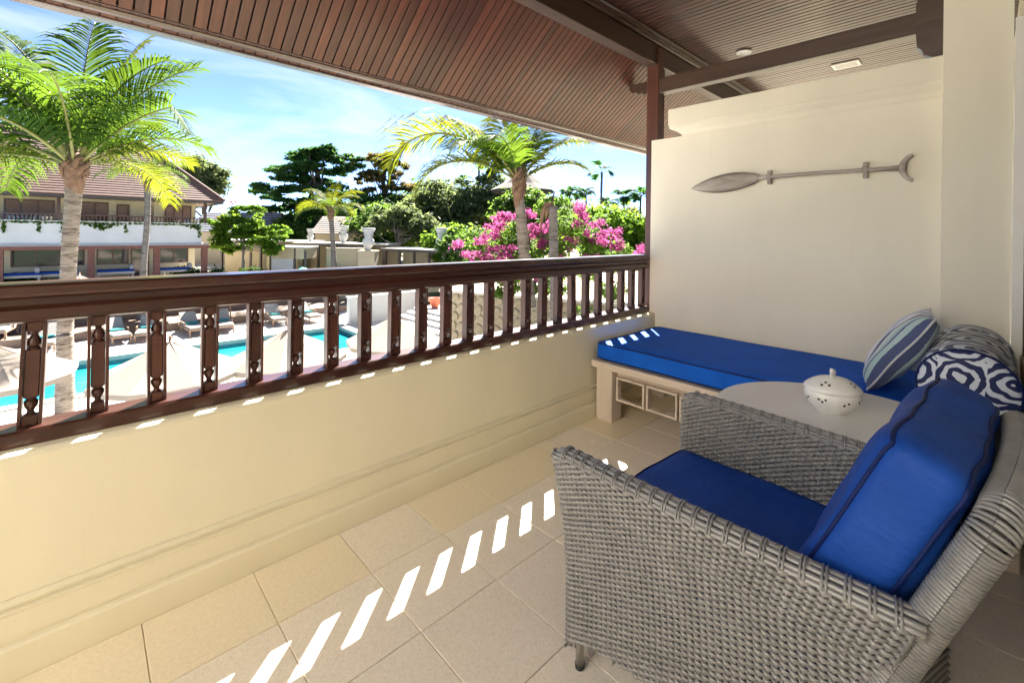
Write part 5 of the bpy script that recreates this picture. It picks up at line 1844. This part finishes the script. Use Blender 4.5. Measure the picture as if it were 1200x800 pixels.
# lower storey: columns, glass front, deep shade
for x in (BX1 - 0.16, 3.1, 0.35, -2.9, -6.4, -9.9, -13.4): bp(MB().box((x - 0.15, 32.78, -1.72), (x + 0.15, 33.08, 0.02)), 'column', M['rust'])
for a, b, d_ in ((-6.2, -3.1, 3), (-2.7, 0.1, 3), (0.6, 2.0, 2), (3.4, 4.9, 2), (-9.7, -6.6, 3)): window(a, b, -0.95, 0.02, 35.2, 0, d_)
window(2.1, 2.95, -1.7, 0.02, 35.2, 0)
# hanging greenery on the balcony front
R = np.random.default_rng(17)
cs = []
for x in np.arange(-8.5, 5.2, 0.11):
    L_ = 0.12 + 0.30 * max(0, sin(x * 2.1) * sin(x * 0.83 + 1)) + (0.45 if R.uniform() < 0.10 else 0)
    for q in np.arange(0, L_, 0.08): cs.append((x + R.normal() * 0.04, 32.96, 1.50 - q, 0.07, 0.05, 0.06))
V, F = leaf_cloud(cs, 5200, 0.07, 0.2, R, 0.2)
hg = mesh_np('hanging_greenery', V - np.array([6.2, 32, -1.72]), F, M['leaf_bright'], bd)

# daybeds under the far building
d0 = None
for i, (x, y) in enumerate(((-2.3, 33.7), (-0.9, 34.0), (1.4, 33.9), (4.1, 33.6))):
    if d0 is None:
        d0 = empty('terrace_daybed', (0, 0, 0))
        MB().box((-0.8, -0.35, 0.32), (0.8, 0.35, 0.44)).build('frame', M['bed'], d0)
        for lx in (-0.75, 0.67):
            for ly in (-0.33, 0.25): MB().box((lx, ly, 0), (lx + 0.08, ly + 0.08, 0.319)).build('leg', M['bed'], d0)
        MB().box((-0.78, -0.34, 0.441), (0.78, 0.34, 0.56), 0.02).build('mattress', M['navy'], d0)
        MB().box((0.55, -0.3, 0.561), (0.75, 0.3, 0.82), 0.04).build('pillow', M['deck_grey'], d0)
        o = d0
    else: o = copy_tree(d0)
    o.location = (x, y, -1.72)
    tag(o, ['blue daybed under the far house, leftmost', 'blue daybed under the far house, second from the left', 'blue daybed under the far house behind the big palm', 'blue daybed under the far house at its right corner'][i], 'daybed', 'daybeds of the far house')

# ---------------------------------------------------------------- loungers by the pool
M['lframe'] = wood('teak_frame', (0.20, 0.12, 0.07), (0.34, 0.22, 0.14), 0, 0.6, 8, 0.2)
M['lpad'] = plain('grey_lounger_pad', (0.26, 0.245, 0.225), 0.9, 0.1)
M['towel'] = plain('teal_towel', (0.012, 0.20, 0.20), 0.9, 0.1)
l0 = None
spots = [(-2.3, 27.5, 0.354, 'leftmost lounger on the timber step'), (-1.0, 25.6, 0.004, 'lounger left of the big palm trunk'), (1.1, 25.5, 0.004, 'lounger just right of the big palm trunk'), (2.1, 25.4, 0.004, 'second lounger right of the big palm trunk'), (3.7, 25.2, 0.004, 'lounger above the first cream parasol'), (4.9, 25.1, 0.004, 'lounger right of the first cream parasol'), (7.2, 25.2, 0.004, 'lounger above the second cream parasol'), (8.7, 24.9, 0.004, 'rightmost lounger by the pool')]
for i, (x, y, dz, lab) in enumerate(spots):
    if l0 is None:
        l0 = empty('sun_lounger')
        MB().box((-0.34, -0.95, 0.26), (0.34, 0.95, 0.33), 0.01).build('frame', M['lframe'], l0)
        for lx in (-0.33, 0.27):
            for ly in (-0.9, 0.5): MB().box((lx, ly, 0), (lx + 0.06, ly + 0.06, 0.259)).build('leg', M['lframe'], l0)
        MB().box((-0.32, -0.94, 0.331), (0.32, 0.38, 0.42), 0.03).build('pad', M['lpad'], l0)
        MB().prism([(0.36, 0.34), (0.93, 0.80), (0.88, 0.88), (0.36, 0.43)], 0, -0.32, 0.32).build('backrest', M['lpad'], l0)
        MB().box((-0.24, -0.1, 0.421), (0.24, 0.25, 0.50), 0.03).build('towel', M['towel'], l0)
        for s_ in (-0.36, 0.33): MB().box((s_, -0.2, 0.50), (s_ + 0.04, 0.5, 0.54)).box((s_, -0.2, 0.331), (s_ + 0.04, -0.16, 0.499)).build('armrest', M['lframe'], l0)
        o = l0
    else: o = copy_tree(l0)
    o.location = (x, y, GZ + dz)
    o.rotation_euler = (0, 0, radians(random.uniform(-14, 10)))
    tag(o, 'wooden lounger with teal towel, ' + lab, 'lounger', 'loungers beside the pool')

# ---------------------------------------------------------------- parasols
M['canvas'] = leafmat('cream_canvas', (0.34, 0.29, 0.245), (0.37, 0.32, 0.27), (0.3, 0.25, 0.2), 0.2, 0.8)
p0 = None
for i, (x, y, zt, rz, lab) in enumerate(((1.3, 11.34, -0.99, 0.2, 'cream parasol nearest the big palm by the pool'), (3.45, 11.08, -1.0, 0.35, 'cream parasol in the middle of the near pool side'), (6.13, 11.01, -1.0, 0.1, 'cream parasol at the right of the near pool side'), (-1.25, 13.3, -1.02, 0.3, 'cream parasol at the left picture edge'), (-0.08, 29.3, -0.97, 0.1, 'distant cream parasol just right of the big palm trunk'), (2.9, 27.6, -1.02, 0.3, 'distant cream parasol beside the slim palm'), (5.5, 26.6, -1.1, 0.0, 'distant cream parasol in front of the flame tree'))):
    if p0 is None:
        p0 = empty('parasol')
        n = 8
        Rr, hh = 1.28, 0.64
        m = MB()
        vs = [(0, 0, 2.61)]
        for ring in (0.12, 0.5, 1.0):
            for k in range(2 * n):
                w = 2 * pi * k / (2 * n)
                r = Rr * ring * (1 if k % 2 == 0 else cos(pi / n) * 0.985)
                vs.append((r * cos(w), r * sin(w), 2.61 - hh * ring - (0.035 * ring if k % 2 else 0) - 0.0 * ring))
        for k in range(2 * n):
            vs.append((vs[1 + 4 * n + k][0] * 0.995, vs[1 + 4 * n + k][1] * 0.995, vs[1 + 4 * n + k][2] - 0.10))
        fs = [(0, 1 + k, 1 + (k + 1) % (2 * n)) for k in range(2 * n)]
        for rr_ in range(3):
            for k in range(2 * n):
                a = 1 + rr_ * 2 * n
                fs.append((a + k, a + 2 * n + k, a + 2 * n + (k + 1) % (2 * n), a + (k + 1) % (2 * n)))
        m.add(vs, fs).build('canopy', M['canvas'], p0)
        MB().tube([(0, 0, 0.06), (0, 0, 2.66)], 0.03, 10).lathe([(0.0, 2.64), (0.045, 2.68), (0.0, 2.74)], 10).build('pole', M['lframe'], p0, True)
        MB().lathe([(0.28, 0.0), (0.28, 0.07), (0.06, 0.09), (0.05, 0.3)], 16).build('base', M['deck_grey'], p0)
        for k in range(n):
            w = 2 * pi * k / n
            MB().tube([(0.05 * cos(w), 0.05 * sin(w), 2.585), (1.25 * cos(w), 1.25 * sin(w), 1.955)], 0.012, 5).build('rib', M['lframe'], p0)
        o = p0
    else: o = copy_tree(p0)
    o.location = (x, y, zt - 2.66)
    o.rotation_euler = (0, 0, rz)
    o['label'] = lab
    o['category'] = 'parasol'
    o['group'] = 'cream parasols round the pool'

# small flowering stems against the pool edge below the balcony
M['sprig'] = leafmat('yellow_white_blossom', (0.60, 0.52, 0.20), (0.75, 0.70, 0.50), (0.7, 0.65, 0.3), 0.3)
for i, (x, y, z) in enumerate(((2.95, 11.9, -2.2), (4.05, 11.7, -2.1))):
    R = np.random.default_rng(200 + i)
    o = empty('flowering_shrub', (x, y, GZ))
    tag(o, ['thin stemmed shrub with yellow white blossom between the parasols', 'bushy shrub with yellow white blossom before the second parasol'][i], 'shrub')
    st = MB()
    cs = []
    for k in range(9):
        e = (R.normal() * 0.45, R.normal() * 0.45, 1.0 + R.uniform(0, 0.7))
        st.tube([(0, 0, 0), (e[0] * 0.4, e[1] * 0.4, e[2] * 0.55), e], [0.03, 0.018, 0.008], 5)
        cs.append((e[0], e[1], e[2], 0.14, 0.14, 0.1))
    st.build('stems', BARKP, o)
    V, F = leaf_cloud(cs, 260, 0.10, 0.1, R, 0.4, 1.6)
    mesh_np('blossom', V, F, M['sprig'], o)
